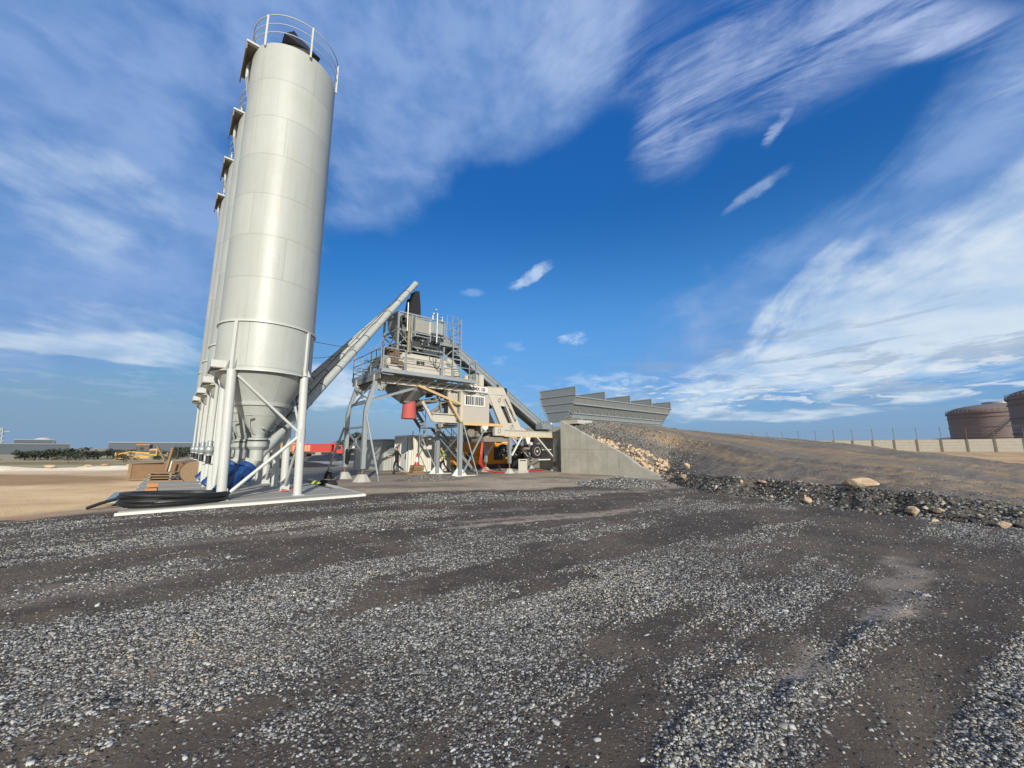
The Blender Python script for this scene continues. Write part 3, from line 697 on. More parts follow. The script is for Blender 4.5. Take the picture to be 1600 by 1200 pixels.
for i in range(96):
    k = 2.2 + 5.2 * rr.random() ** .8; wd = .25 + .95 * max(0, (k - 2.2) / 5) * 1.1
    off = .30 + rr.random() * wd; p = wp(k, off); s = rr.uniform(.16, .40) * (.7 + .08 * k)
    rock((p[0], p[1], rampz(p[0], p[1]) + s * .12), s, (1, rr.uniform(.6, 1), rr.uniform(.6, .9)), i + 50, rr.uniform(0, 6),
         'broken yellow limestone chunk in the band along the sloping top of the concrete wall', 'yellow stones behind the retaining wall')
for i in range(16):
    k = rr.uniform(0, 1); x = 7.3 + rr.uniform(0, 2.0); y = 17.2 + rr.uniform(0, 4.2); s = rr.uniform(.06, .15)
    rock((x, y, max(0, rampz(x, y)) + s * .2), s, (1, .8, .7), i + 300, i, 'small pale stone scattered below the yellow stone band', 'small pale stones at the corner of the slope')

# ------------------------------------------------------------------ retaining wall
t = thing('retaining_wall', (W0[0], W0[1], 0), math.atan2(-UY, -UX), 'grey concrete retaining wall with a sloping top holding back the ramp', 'wall')
# local x runs along the wall toward the camera side, local -y is the far (fill) side flipped below
poly = [(-3.2, -.3), (0, -.3)] + [(k, -.3) for k in (3.5,)] + [(7.5, -.3), (7.5, 0)] + [(k, z) for k, z in reversed(WALLTOP[1:-1])] + [(0, 3.55), (-3.2, 3.55)]
MB().prism([(0, -.3), (7.5, -.3), (7.5, .02)] + [(k, z) for k, z in reversed(WALLTOP[:-1])], 0, .30).build('wing', M['wall'], t)
MB().box(-.0, .30, .302, 16, -.3, 3.30).build('stem', M['wall'], t)
MB().box(-6.0, -.01, 2.0, 2.3, -.3, 3.30).build('head_wall', M['wall'], t)
MB().box(0, 1.3, .302, 1.9, 3.301, 3.552).build('top_slab', M['conc'], t)
MB().box(5.3, 8.6, -.55, -.003, -.2, .10).build('footing', M['wall'], t)

# ------------------------------------------------------------------ silo base slab
t = thing('silo_base', SW(0, 0, 0), ROT, 'pale concrete and steel base slab under the cement silos', 'base slab')
b = MB(); y = -1.95
wid = [.62, .95, .95, 1.0, 1.0, 1.0, 1.0, 1.1, 1.1, 1.1, 1.1, 1.1, 1.1, 1.1]
for i, w_ in enumerate(wid):
    x1 = 2.95 if i < 3 else 2.6
    b.box(-3.05 + (.02 * (i % 3)), x1, y, y + w_ - .055, -.1, .10 + (.006 if i % 2 else 0)); y += w_
b.build('slab', paint('slab_concrete', (.31, .305, .28), .85, .6, (.22, .19, .15), scale=.8), t, bevel=.01)
e = MB().box(-3.0, 2.85, -1.94, 11.5, -.1, .055); e.build('joint', M['dark'], t)
MB().bar((2.98, -1.98, .06), (3.3, 6.5, .06), .06, .08).bar((-3.1, -2.0, .045), (3.05, -2.0, .045), .03, .07).build('edge_angle', M['white'], t)

# ------------------------------------------------------------------ cement silos
def make_silo(label):
    t = thing('cement_silo', SW(0, 0, 0), ROT, label, 'silo', 'cement silos standing in a row')
    Rr = 1.45
    MB().lathe([(Rr, 4.1), (Rr, 16.2), (Rr - .02, 16.22), (.9, 16.42), (.02, 16.5)], n=72).build('shell', M['silo'], t, True)
    MB().lathe([(.19, 2.0), (.20, 2.12), (1.40, 4.098)], n=56, cap=False).build('cone', M['silo'], t, True)
    rg = MB()
    rg.lathe([(Rr - .01, 5.66), (Rr + .05, 5.66), (Rr + .05, 5.72), (Rr - .01, 5.72)], n=72, cap=False)
    rg.lathe([(1.38, 4.06), (Rr + .07, 4.06), (Rr + .07, 4.10), (1.38, 4.10)], n=72, cap=False)
    rg.lathe([(.76, 3.04), (.81, 3.04), (.86, 3.16), (.76, 3.16)], n=48, cap=False)
    rg.split('stiffener_ring', M['legwhite'], t, True)
    for sx, sy in ((-1, -1), (1, -1), (1, 1), (-1, 1)):
        x, y = sx * 1.03, sy * 1.03; l = MB()
        l.tube((x + .10, y, .10), (x, y, 4.06), .13, 20); l.box(x + .1 - .17, x + .1 + .17, y - .17, y + .17, .10, .125)
        lo = l.build('leg', M['legwhite'], t, True)
        st = MB(); d = Vector((sx, sy, 0)).normalized(); c = d * (Rr + .035)
        st.bar((c.x, c.y, 4.10), (c.x, c.y, 5.66), .10, .07, up=(d.x, d.y, 0))
        tv = Vector((-d.y, d.x, 0))
        for q in (-1, 1):
            a = c + tv * .11 * q
            st.add([(a.x, a.y, 4.1), (a.x + d.x * .13, a.y + d.y * .13, 4.1), (a.x - d.x * .02, a.y - d.y * .02, 4.42), (a.x + tv.x * .012, a.y + tv.y * .012, 4.1), (a.x + d.x * .13 + tv.x * .012, a.y + d.y * .13 + tv.y * .012, 4.1), (a.x - d.x * .02 + tv.x * .012, a.y - d.y * .02 + tv.y * .012, 4.42)],
                   [(0, 1, 2), (5, 4, 3), (0, 3, 4, 1), (1, 4, 5, 2), (2, 5, 3, 0)])
        st.build('stiffener', M['legwhite'], lo)
    def kbrace(a, b_):
        ax, ay = a; bx, by = b_; k = MB()
        k.tube((ax * .92 + bx * .08, ay * .92 + by * .08, 3.92), (bx * .97 + ax * .03 + .05, by * .97 + ay * .03, 2.16), .045, 10)
        k.tube((ax * .9 + bx * .1 + .1, ay * .9 + by * .1, .33), (bx * .95 + ax * .05 + .05, by * .95 + ay * .05, 2.0), .055, 10)
        k.bar((bx * .98 + ax * .02 + .05, by * .98 + ay * .02, 1.85), (bx * .98 + ax * .02 + .05, by * .98 + ay * .02, 2.3), .02, .3, up=(by - ay, ax - bx, 0))
        k.bar((ax + (bx - ax) * .06 + .1, ay + (by - ay) * .06, .12), (ax + (bx - ax) * .06 + .1, ay + (by - ay) * .06, .45), .02, .3, up=(by - ay, ax - bx, 0))
        k.split('brace', M['legwhite'], t, True)
    kbrace((-1.03, -1.03), (1.03, -1.03)); kbrace((1.03, 1.03), (1.03, -1.03)); kbrace((-1.03, 1.03), (1.03, 1.03)); kbrace((-1.03, 1.03), (-1.03, -1.03))
    # filling pipe with its two landings
    f = MB(); f.path([(-1.3, .15, 16.28), (-1.45, .12, 16.14), (-1.52, .2, 15.9), (-1.52, .3, 15.5), (-1.28, 1.12, 14.9), (-1.28, 1.12, 4.0), (-1.2, 1.2, 3.8), (-1.2, 1.2, 1.35)], .06, 12)
    fo = f.build('filling_pipe', M['legwhite'], t, True)
    c = MB().lathe([(.06, 1.9), (.085, 1.88), (.085, 1.72), (.13, 1.68), (.15, 1.60), (.13, 1.5), (.09, 1.46), (.14, 1.44), (.14, 1.40), (.06, 1.40)], (-1.2, 1.2, 0), 16); c.build('coupling', M['galv'], fo, True)
    MB().lathe([(.075, 1.40), (.085, 1.36), (.075, 1.32), (.085, 1.28), (.075, 1.24), (.085, 1.2), (.075, 1.12)], (-1.2, 1.2, 0), 16).build('rubber_sleeve', M['black'], fo, True)
    MB().lathe([(.06, 1.12), (.14, 1.12), (.14, 1.08), (.06, 1.08)], (-1.2, 1.2, 0), 16).build('flange', M['galv'], fo, True)
    tl = MB().box(-1.70, -1.28, -.62, 1.2, 16.14, 16.22).build('top_landing', M['legwhite'], t); MB().box(-1.68, -1.28, -.56, 1.18, 16.10, 16.139).box(-1.70, -1.66, -.58, 1.2, 15.86, 16.139).build('shaded_underside', M['brownmud'], tl)  # separate dark plate paints in the shade under the landing
    bl_ = MB().box(-1.56, -.98, -.86, .62, 4.14, 4.36).build('bottom_landing', M['legwhite'], t); MB().box(-1.55, -.98, -.85, .61, 4.11, 4.139).build('shaded_underside', M['brownmud'], bl_)  # dark plate again, painted shade under the lower landing
    # top rail
    ra = MB(); rr_ = 1.49
    for z in (16.62, 16.98, 17.36):
        ra.path([(rr_ * math.cos(a / 40 * 2 * math.pi), rr_ * math.sin(a / 40 * 2 * math.pi), z) for a in range(40)], .021 if z > 17 else .016, 6, closed=True)
    for k in range(6):
        a = 2 * math.pi * (k + .62) / 6; x, y = (rr_ + .0) * math.cos(a), (rr_ + .04) * math.sin(a); ra.bar((x, y, 16.05), (x, y, 17.36), .06, .05)
    ra.build('railing', M['legwhite'], t, True)
    fl = MB().lathe([(.42, 16.44), (.42, 17.5)], n=20); fo = fl.build('dust_filter', M['legwhite'], t, True)
    cv = MB().add([(-.6, -.6, 17.35), (.7, -.6, 17.2), (.65, .5, 17.3), (-.6, .55, 17.4), (-.22, -.1, 18.25), (-.05, 0, 18.2)],
                  [(0, 3, 2, 1), (0, 1, 5, 4), (1, 2, 5), (2, 3, 4, 5), (3, 0, 4)]).build('rain_cover', M['black'], fo)
    MB().bar((-.3, -1.2, 16.3), (.2, -1.15, 16.55), .18, .12).split('relief_valve', M['dark'], t)
    # outlet: flange, slide gate and flexible joint above the screw
    MB().lathe([(.19, 1.99), (.29, 1.99), (.29, 1.92), (.19, 1.92)], n=28).lathe([(.20, 1.90), (.30, 1.86), (.30, 1.70), (.22, 1.60), (.20, 1.58), (.20, 1.22)], n=28).build('outlet', M['silo'], t, True)
    MB().lathe([(.30, 1.917), (.31, 1.917), (.31, 1.903), (.30, 1.903)], n=28).build('gasket', M['dark'], t)
    lv = MB().tube((-.35, -.75, 2.72), (-.5, -.72, 2.70), .03, 8).path([(-.5, -.72, 2.70), (-.52, -.7, 2.5), (-.4, -.6, 2.3), (-.25, -.5, 2.2)], .012, 6).tube((.05, -.36, 2.3), (.05, -.48, 2.32), .03, 8)
    lv.build('level_probe', M['galv'], t, True)
    return t
sl = ['nearest and tallest-looking pale cement silo, whose whole shell, railing and black filter cover are visible',
      'second pale cement silo in the row, a narrow strip showing just left of the nearest',
      'third pale cement silo in the row, between the second and the farthest one',
      'farthest pale cement silo, at the far left end of the row']
S0 = make_silo(sl[0])
for i in (1, 2, 3):
    c = copy_tree(S0); c.location = SW(0, 3.8 * i, 0); c['label'] = sl[i]

# ------------------------------------------------------------------ screw conveyors, silo outlet to cement scale
def screw(i):
    a = SW(0, 3.8 * i, 1.28); e = PW(-2.72 - .02 * i, 1.35 + .42 * i, 11.72 - .12 * i)
    d = (e - a).normalized(); L = (e - a).length
    t = thing('screw_conveyor', a, 0, ('pale screw conveyor tube rising from the nearest silo, lowest and rightmost of the four tubes', 'pale screw conveyor tube rising from the second silo, just above the lowest tube',
              'pale screw conveyor tube rising from the third silo, second from the top of the bundle', 'pale screw conveyor tube rising from the farthest silo, topmost of the bundle')[i], 'screw conveyor', 'screw conveyors between silos and mixer')
    up = Vector((0, 0, 1)); sd_ = d.cross(up).normalized(); n = sd_.cross(d).normalized()
    b = MB().tube(d * -.25, d * L, .165, 22)
    k = 2.6
    for q in np.arange(3.0, L - .4, 3.1): b.tube(d * (q - .02), d * (q + .02), .185, 22)
    b.tube(d * (-.30), d * (-.25), .21, 22); b.tube(d * L, d * (L + .03), .2, 22)
    b.tube(Vector((0, 0, .46)), Vector((0, 0, -.02)), .20, 22)
    b.build('tube', M['silo'], t, True)
    g = MB(); g.tube(d * -.32, d * -.48, .29, 20); g.bar(d * -.48, d * -.80, .50, .46, up=n); gb = g.build('gearbox', M['blue'], t, True, bevel=.02)
    m = MB(); c0 = n * .14; m.tube(c0 + d * -.80, c0 + d * -1.34, .21, 20)
    for q in range(20):
        an = q / 20 * 6.283; r = sd_ * math.cos(an) + n * math.sin(an); m.bar(c0 + d * -.80 + r * .22, c0 + d * -1.30 + r * .22, .012, .04, up=sd_ * math.cos(an + 1.57) + n * math.sin(an + 1.57))
    m.tube(c0 + d * -1.34, c0 + d * -1.50, .235, 20)
    mo = m.build('motor', M['blue'], t, True); j = c0 + d * -1.0 + n * .2; MB().bar(j - d * .12, j + d * .12, .16, .12, up=n).build('terminal_box', M['blue'], mo, bevel=.01)
    cb = MB(); off = n * .15 + sd_ * -.14; pts = [off + d * q + n * (.02 * math.sin(q * 3.1)) for q in np.arange(.9, L - .3, .5)]; cb.path(pts, .018, 6)
    for q in np.arange(1.4, L - .5, 1.3): cb.tube(d * (q - .02), d * (q + .02), .172, 18)
    cb.build('cable', M['black'], t, True)
    if i == 0:
        cc = d * 2.35 + sd_ * .12 - n * .1; lp = [cc + (d * math.cos(k / 14 * 6.283) + n * math.sin(k / 14 * 6.283)) * .13 + sd_ * .08 for k in range(14)]
        MB().path(lp, .018, 6, closed=True).build('cable_loop', M['black'], t, True)
        MB().bar(d * 2.5 + n * .35, d * 3.0 + n * .55, .3, .25).build('control_box', M['galv'], t)
    return t
for i in range(4): screw(i)
g = MB()
for i in range(2):
    a = SW(1.45, 3.8 * i + .2, 5.7 - i * .0); e = PW(-3.0, 1.35 + .42 * i, 0) - Vector((0, 0, 0))
    st_ = SW(0, 3.8 * i, 1.12); en_ = PW(-2.72, 1.35 + .42 * i, 11.7); m = st_ + (en_ - st_) * (.50 + .0 * i); g = MB().path([a, a + (m - a) * .5 - Vector((0, 0, .06)), m], .011, 5)
    o = g.build('stay_wire', M['dark']); tag(o, ('thin stay wire from the nearest silo down to the screw conveyors', 'thin stay wire from the second silo down to the screw conveyors')[i], 'wire', 'stay wires of the screw conveyors')

# ------------------------------------------------------------------ the mobile mixing plant
T0 = thing('mobile_concrete_plant', PW(0, 0), ROT, 'cream and galvanised mobile concrete mixing plant on steel legs with stairs and railed platform', 'concrete plant')
def ibeam(b, s0, s1, y0, y1, z0, z1, stiff=.62):
    b.box(s0, s1, y0 + .05, y1 - .05, z0 + .035, z1 - .035); b.box(s0, s1, y0, y1, z0, z0 + .033); b.box(s0, s1, y0, y1, z1 - .033, z1)
    x = s0 + .02
    while x < s1 - .03: b.box(x, x + .022, y0 + .012, y1 - .012, z0 + .036, z1 - .036); x += stiff
for y0, y1 in ((0, .2), (2.6, 2.8)):
    b = MB(); ibeam(b, -5.5, .12, y0, y1, 5.08, 5.5, .9)
    for k in range(3): b.box(-5.38 + k * .16, -5.35 + k * .16, y0 - .004, y1, 5.12, 5.46)
    ibeam(b, .125, 2.0, y0 - .01, y1 + .01, 5.13, 5.56, .9)
    b.prism([(2.005, 5.13), (3.62, 5.18), (3.36, 5.62), (2.005, 5.57)], y0 + .02, y1 - .02); b.prism([(2.0, 5.575), (3.36, 5.625), (3.34, 5.66), (2.0, 5.605)], y0 - .01, y1 + .01)
    b.prism([(2.0, 5.09), (3.65, 5.14), (3.64, 5.175), (2.0, 5.125)], y0 - .01, y1 + .01)
    for s in (2.35, 2.75, 3.1): b.box(s, s + .02, y0 + .005, y1 - .005, 5.16, 5.56)
    mb_ = b.build('main_beam', M['cream'], T0)
    b = MB(); b.prism([(2.05, 5.085), (2.62, 5.1), (3.95, 2.84), (3.28, 2.84)], y0, y1); b.prism([(3.17, 5.11), (3.65, 5.13), (4.98, 2.84), (4.36, 2.84)], y0, y1)
    b.prism([(2.63, 5.1), (3.165, 5.105), (3.54, 4.4), (3.05, 4.4)], y0 + .02, y1 - .02); b.prism([(3.70, 3.30), (4.12, 3.30), (4.35, 2.84), (3.96, 2.84)], y0 + .02, y1 - .02)
    b.prism([(4.85, 3.1), (4.99, 2.84), (5.5, 2.84)], y0 + .02, y1 - .02)
    b.prism([(1.15, 5.08), (2.05, 5.08), (2.42, 4.36), (2.3, 4.42), (1.95, 4.85)], y0 + .04, y1 - .06)
    for (a, c, e, g_) in (((2.62, 5.09), (3.95, 2.85), 0, 0), ((3.17, 5.09), (4.36, 2.85), 0, 0), ((2.05, 5.08), (3.28, 2.85), 0, 0), ((3.65, 5.12), (4.98, 2.85), 0, 0)):
        b.bar((a[0], y0 - .004, a[1]), (c[0], y0 - .004, c[1]), .03, .03)
    b.build('sloping_frame', M['cream'], T0)
    b = MB(); ibeam(b, 3.42, 8.8, y0 - .005, y1 + .005, 2.40, 2.82, .44); b.box(2.6, 3.415, y0 - .01, y1, 2.45, 3.02)
    lb = b.build('lower_beam', M['cream'], T0)
    MB().box(3.43, 8.79, y0 - .03, y1 + .02, 2.385, 2.47).build('yellow_flange', M['yband'], lb)
    MB().box(.14, 3.26, y0 - .02, y1, 3.05, 3.21).box(.14, 3.26, y0 - .06, y1 + .01, 3.03, 3.075).build('yellow_channel', M['yband'], T0)
def rings(pts, y=-.025, r=.10):
    for s, z in pts:
        MB().path([(s + r * math.cos(a / 18 * 6.283), y, z + r * 1.25 * math.sin(a / 18 * 6.283)) for a in range(18)], .016, 6, closed=True).build('lifting_eye', M['brownmud'], T0, True)
rings([(2.98, 4.78), (4.05, 3.05)]); rings([(2.97, 2.75)], -.035, .11)
b = MB()
for s in (-5.3, -3.6, -2.0, -.4, 1.2, 3.0, 4.4, 5.6, 6.8, 8.0): b.box(s, s + .12, .25, 2.55, 5.15 if s < 3 else 2.45, 5.4 if s < 3 else 2.7)
b.split('cross_member', M['brownmud'], T0)
# lettering
def text(body, loc, rot, size, mat, parent, name='lettering', sx=1.0, ext=.004, bold=.0):
    cu = bpy.data.curves.new(name, 'FONT'); cu.body = body; cu.size = size; cu.extrude = ext; cu.offset = bold; cu.align_x = 'LEFT'
    o = bpy.data.objects.new('tmp', cu); COL.objects.link(o); dg = bpy.context.evaluated_depsgraph_get(); me = bpy.data.meshes.new_from_object(o.evaluated_get(dg))
    bpy.data.objects.remove(o); me.name = name; me.materials.clear(); me.materials.append(mat); r = bpy.data.objects.new(name, me); COL.objects.link(r)
    r.parent = parent; r.location = loc; r.rotation_euler = rot; r.scale = (sx, 1, 1); return r
MB().box(.2, 1.98, -.018, -.0115, 5.17, 5.52).build('name_board', M['white'], T0)
text('EUROMIX 120', (.24, -.024, 5.245), (R(90), 0, 0), .29, M['black'], T0, sx=.86, bold=.008)
ang = math.atan2(-(4.95 - 3.12), 4.62 - 3.42)
text('WWW.NISSBAU.DE', (3.36, -.018, 4.86), (R(90), -ang, 0), .24, M['black'], T0, sx=.84, bold=.008)

b = MB(); b.prism([(2.95, 4.5), (3.6, 4.5), (4.35, 3.2), (3.7, 3.2)], .35, .4); b.prism([(2.2, 5.0), (3.1, 5.0), (3.1, 4.3), (2.2, 4.3)], .5, 2.2)
b.build('interior_shade', M['dark'], T0)  # dark sheets stand in for the shaded interior behind the frame openings
# control cabin under the main beam
cb = MB().box(.13, 2.15, .03, 2.3, 3.215, 5.075).build('control_cabin', paint('cabin_panel', (.38, .355, .305), .6, .2), T0)
w_ = MB(); w_.box(.2, 1.76, -.01, .028, 4.22, 4.30).box(.2, 1.76, -.01, .028, 4.84, 4.92).box(.2, .29, -.01, .028, 4.301, 4.839).box(1.67, 1.76, -.01, .028, 4.301, 4.839).box(.95, 1.02, -.01, .028, 4.301, 4.839)
wo = w_.build('window', M['white'], cb)
MB().box(.29, 1.67, .012, .026, 4.30, 4.84).build('pane', M['glass'], wo)
w_ = MB()
for s in (.44, .58, .71, .84, 1.13, 1.26, 1.39, 1.53): w_.box(s, s + .035, -.004, .008, 4.301, 4.839)
w_.build('bars', M['white'], wo)
b = MB()
for z in (4.6, 3.7): b.box(2.151, 2.16, .3, 2.1, z, z + .02)
b.build('cabin_trim', M['cream'], T0)
# posts, cladding and chute below the beam, left of the cabin
b = MB(); b.box(-.10, .11, -.012, .19, 3.26, 5.07)
b.box(-.95, -.78, .02, .18, 4.35, 5.07)
for k in range(5): b.box(-.62 + k * .11, -.57 + k * .11, .25, .3, 3.7, 5.05)
b.box(-.75, -.12, .3, .34, 3.7, 5.06); b.build('cladding', M['cream'], T0)
b = MB(); b.prism([(-1.85, 3.2), (-.25, 3.2), (-.25, 3.62), (-1.85, 3.62)], .22, .26).box(-1.95, -.25, .1, .3, 3.62, 3.68).box(-1.8, -.2, .1, .3, 3.14, 3.2)
b.bar((-2.5, .3, 4.3), (-1.75, .3, 3.2), .08, .16).build('chute_plate', M['cream'], T0)
b = MB()
rr = random.Random(9)
for k in range(16): s, z = rr.uniform(-2.4, -.4), rr.uniform(3.6, 4.9); b.box(s, s + rr.uniform(.08, .4), rr.uniform(.6, 1.8), 2.0, z, z + rr.uniform(.08, .3))
b.tube((-1.6, .9, 3.7), (-.3, .9, 4.6), .12, 12).bar((-2.4, .5, 4.35), (-.2, .5, 4.5), .08).bar((-1.35, .5, 5.0), (-1.1, .5, 3.7), .09).build('chute_gear', M['brownmud'], T0)
b = MB(); b.bar((-3.0, -.10, 5.12), (-.12, -.10, 4.27), .12, .13).bar((-.95, -.09, 4.44), (-.08, -.09, 3.2), .12, .12); b.split('raking_brace', M['yband'], T0)
# legs
def front_leg(y, name='leg'):
    b = MB()
    for a, c in (((-5.40, 5.08), (-5.72, 3.9)), ((-5.72, 3.9), (-5.80, 3.5)), ((-5.80, 3.5), (-5.78, .62))):
        b.bar((a[0], y, a[1]), (c[0], y, c[1]), .20, .20, up=(0, 1, 0))
    b.add([(-5.3, y - .02, 5.08), (-4.65, y - .02, 5.08), (-5.55, y - .02, 4.5), (-5.3, y + .02, 5.08), (-4.65, y + .02, 5.08), (-5.55, y + .02, 4.5)], [(0, 1, 2), (5, 4, 3), (0, 3, 4, 1), (1, 4, 5, 2), (2, 5, 3, 0)])
    lo = b.build(name, M['galv'], T0)
    MB().tube((-5.78, y, .62), (-5.78, y, .34), .05, 10).build('screw_jack', M['rust'], lo)
    MB().lathe([(.52, -.05), (.46, .0), (.22, .34), (.16, .36)], (-5.78, y, 0), 8).build('concrete_foot', M['conc'], lo)
front_leg(.1); front_leg(2.75)
b = MB()
for z, w_ in ((4.02, .12), (2.72, .10), (1.62, .05)): b.bar((-5.78 if z < 4 else -5.68, .1, z), (-5.78 if z < 4 else -5.68, 2.75, z), w_)
for z0, z1 in ((1.35, 2.6), (4.1, 4.95)):
    xx_ = -5.78 if z0 < 4 else -5.55
    b.bar((xx_, .2, z0), (xx_, 2.65, z1), .06).bar((xx_ + .02, .2, z1), (xx_ + .02, 2.65, z0), .06); b.box(xx_ - .03, xx_ + .04, 1.25, 1.6, (z0 + z1) / 2 - .2, (z0 + z1) / 2 + .2)
b.bar((-5.62, .1, 4.08), (-2.9, .25, 5.06), .13, .13).bar((-5.62, 2.75, 4.08), (-2.9, 2.6, 5.06), .13, .13)
b.tube((-5.80, -.06, 3.3), (-5.18, -.35, .35), .055, 10).tube((-5.18, -.35, .35), (-5.12, -.38, .0), .035, 8).bar((-5.85, 2.85, 3.0), (-6.6, 3.3, .05), .09, .09)
b.split('leg_bracing', M['galv'], T0)
for y in (.1, 2.75):
    b = MB().box(-.12, .12, y - .12, y - .09, 0, 3.22).box(-.12, .12, y + .09, y + .12, 0, 3.22).box(-.1, .1, y - .088, y + .088, 0, 3.2); lo = b.build('leg', M['galv'], T0)
    MB().prism([(-.55, 0), (-.125, 0), (-.125, .5)], y - .03, y + .03).prism([(.125, 0), (.55, 0), (.125, .5)], y - .03, y + .03).box(-.6, 1.2, y - .2, y + .2, -.03, .03).build('foot_gusset', M['white'], lo)
b = MB(); b.bar((0, .2, .9), (0, 2.65, 2.4), .06).bar((.03, .2, 2.4), (.03, 2.65, .9), .06).bar((0, .2, 2.95), (0, 2.65, 2.95), .12)
b.bar((-.02, 2.7, .2), (-1.0, 2.9, 2.2), .05).bar((1.9, .1, 2.95), (.25, .1, .15), .10, .08).tube((.05, -.1, 3.2), (1.1, -.25, .02), .035, 8); b.split('leg_bracing', M['galv'], T0)
for y in (.1, 2.7):
    for s in (3.95, 8.35):
        b = MB().box(s - .09, s + .09, y - .09, y + .09, .66, 2.38)
        if s > 8: b.prism([(s - .28, 2.38), (s + .28, 2.38), (s + .09, 1.75), (s - .09, 1.75)], y - .11, y - .095)
        lo = b.build('leg', M['galv'] if s < 5 else M['white'], T0)
        MB().tube((s, y, .66), (s, y, .28), .05, 10).lathe([(.11, .60), (.11, .64)], (s, y, 0), 10).build('screw_jack', M['rust'], lo)
        MB().lathe([(.42, -.05), (.36, .03), (.15, .30), (.12, .31)], (s, y, 0), 8).build('concrete_foot', M['conc'], lo)
b = MB(); b.bar((4.05, .0, 1.15), (4.95, .0, 2.4), .12, .08).bar((6.4, .0, 2.4), (8.28, .0, .82), .14, .08).bar((4.05, 2.7, 1.15), (4.95, 2.7, 2.4), .12, .08).bar((6.4, 2.7, 2.4), (8.28, 2.7, .82), .14, .08)
b.prism([(5.3, 2.39), (5.8, 2.39), (5.62, 1.92), (5.48, 1.92)], -.02, .02); b.split('leg_bracing', M['white'], T0)
MB().prism([(1.55, 3.03), (2.0, 3.03), (2.0, 2.88), (1.78, 2.72), (1.55, 2.88)], -.08, -.02).build('bracket_plate', M['white'], T0)
# axles, wheels and running gear
def wheel(s, y):
    b = MB().lathe([(.26, -.13), (.42, -.15), (.50, -.12), (.515, -.05), (.515, .05), (.50, .12), (.42, .15), (.26, .13)], (s, y, 1.42), 32, axis='y')
    w_ = b.build('wheel', M['black'], T0, True)
    MB().lathe([(.30, -.10), (.30, -.145), (.27, -.15), (.24, -.06), (.13, -.03), (.12, -.10), (.08, -.14), (.01, -.15)], (s, y, 1.42), 28, axis='y').build('rim', M['cream'], w_, True)
wheel(6.55, .22); wheel(6.55, 2.35); wheel(5.25, 2.35)
b = MB(); b.tube((6.55, .3, 1.42), (6.55, 2.3, 1.42), .06, 10).box(5.6, 7.3, .45, .57, 1.55, 1.7).box(5.6, 7.3, 2.0, 2.12, 1.55, 1.7)
for k in range(14): s = rr.uniform(4.4, 8.1); y = rr.uniform(.6, 2.3); z = rr.uniform(1.2, 2.2); b.box(s, s + rr.uniform(.1, .5), y, y + .3, z, z + rr.uniform(.06, .25))
for k in range(12): s = rr.uniform(.5, 2.5); y = rr.uniform(.5, 2.0); z = rr.uniform(2.35, 2.95); b.box(s, s + rr.uniform(.1, .6), y, y + .4, z, z + rr.uniform(.1, .35))
b.lathe([(.02, .5), (.28, .5), (.28, 1.6), (.02, 1.6)], (1.1, 0, 2.62), 20, axis='y')
b.box(1.9, 3.9, .25, 2.5, 2.05, 2.36); b.build('running_gear', M['brownmud'], T0)
MB().box(6.9, 8.1, .3, .4, .78, .86).box(6.3, 8.2, .25, .35, 1.5, 1.56).build('step_beam', M['white'], T0)
# discharge hopper with its red rubber boot
MB().lathe([(1.35, 5.08), (1.2, 4.85), (.42, 4.32), (.40, 4.26)], (-2.95, 1.4, 0), 8, cap=False).build('discharge_hopper', M['galvd'], T0)
MB().lathe([(.37, 4.36), (.40, 3.95), (.44, 3.36), (.42, 3.34)], (-2.76, 1.4, 0), 20).build('discharge_boot', M['red'], T0, True)
# walkway
b = MB(); b.box(-5.42, .5, -.8, -.02, 5.57, 5.61).box(-5.42, -4.7, -.019, 3.5, 5.57, 5.61).box(-4.69, .9, 2.82, 3.5, 5.57, 5.61)
b.box(-5.42, .5, -.84, -.802, 5.52, 5.72).box(-5.46, -5.421, -.84, 3.5, 5.46, 5.70)
wk = b.build('walkway', M['galv'], T0)
b = MB()
for k in range(9): b.bar((-5.2 + k * .6, -.78, 5.55), (-5.2 + k * .6 - .28, -.02, 5.15), .035)
for k in range(6): b.box(-5.4, -4.75, -.7 + k * .78, -.64 + k * .78, 5.42, 5.569)
b.box(-5.44, -5.40, -.6, 3.4, 5.2, 5.45); b.build('walkway_bracket', M['galvd'], wk)
def rail(pts, name='railing', h=1.2, step=1.15, gate=None):
    b = MB()
    for a, c in zip(pts[:-1], pts[1:]):
        a = Vector(a); c = Vector(c); n = max(1, round((c - a).length / step))
        for k in range(n + 1):
            p = a + (c - a) * k / n; b.bar(p, p + Vector((0, 0, h)), .045, .045)
        for z in (h, h * .62, h * .28): b.bar(a + Vector((0, 0, z)), c + Vector((0, 0, z)), .035, .035)
    return b.build(name, M['galv'], T0)
rail([(-5.40, -.82, 5.62), (-4.2, -.82, 5.62)]); rail([(-4.12, -.82, 5.62), (-1.95, -.82, 5.62)], step=2.2); rail([(-1.87, -.82, 5.62), (.46, -.82, 5.62)], step=2.8)
rail([(-5.42, -.6, 5.62), (-5.42, 3.45, 5.62), (-4.4, 3.45, 5.62)], step=1.4); rail([(.46, -.8, 5.62), (.46, -.1, 5.62)], step=2)
rail([(-5.4, 3.45, 5.62), (-1.5, 3.45, 5.62)], h=2.1, step=1.3)
# small stair on the walkway
b = MB()
for k in range(6): b.box(-5.2 + k * .14, -4.95 + k * .14, 1.9, 2.7, 5.8 + k * .22, 5.83 + k * .22)
b.bar((-5.25, 1.88, 5.62), (-4.35, 1.88, 7.1), .03, .16).bar((-5.25, 2.72, 5.62), (-4.35, 2.72, 7.1), .03, .16).bar((-5.25, 1.88, 6.6), (-4.35, 1.88, 8.1), .04); b.build('step_stair', M['galvd'], T0)
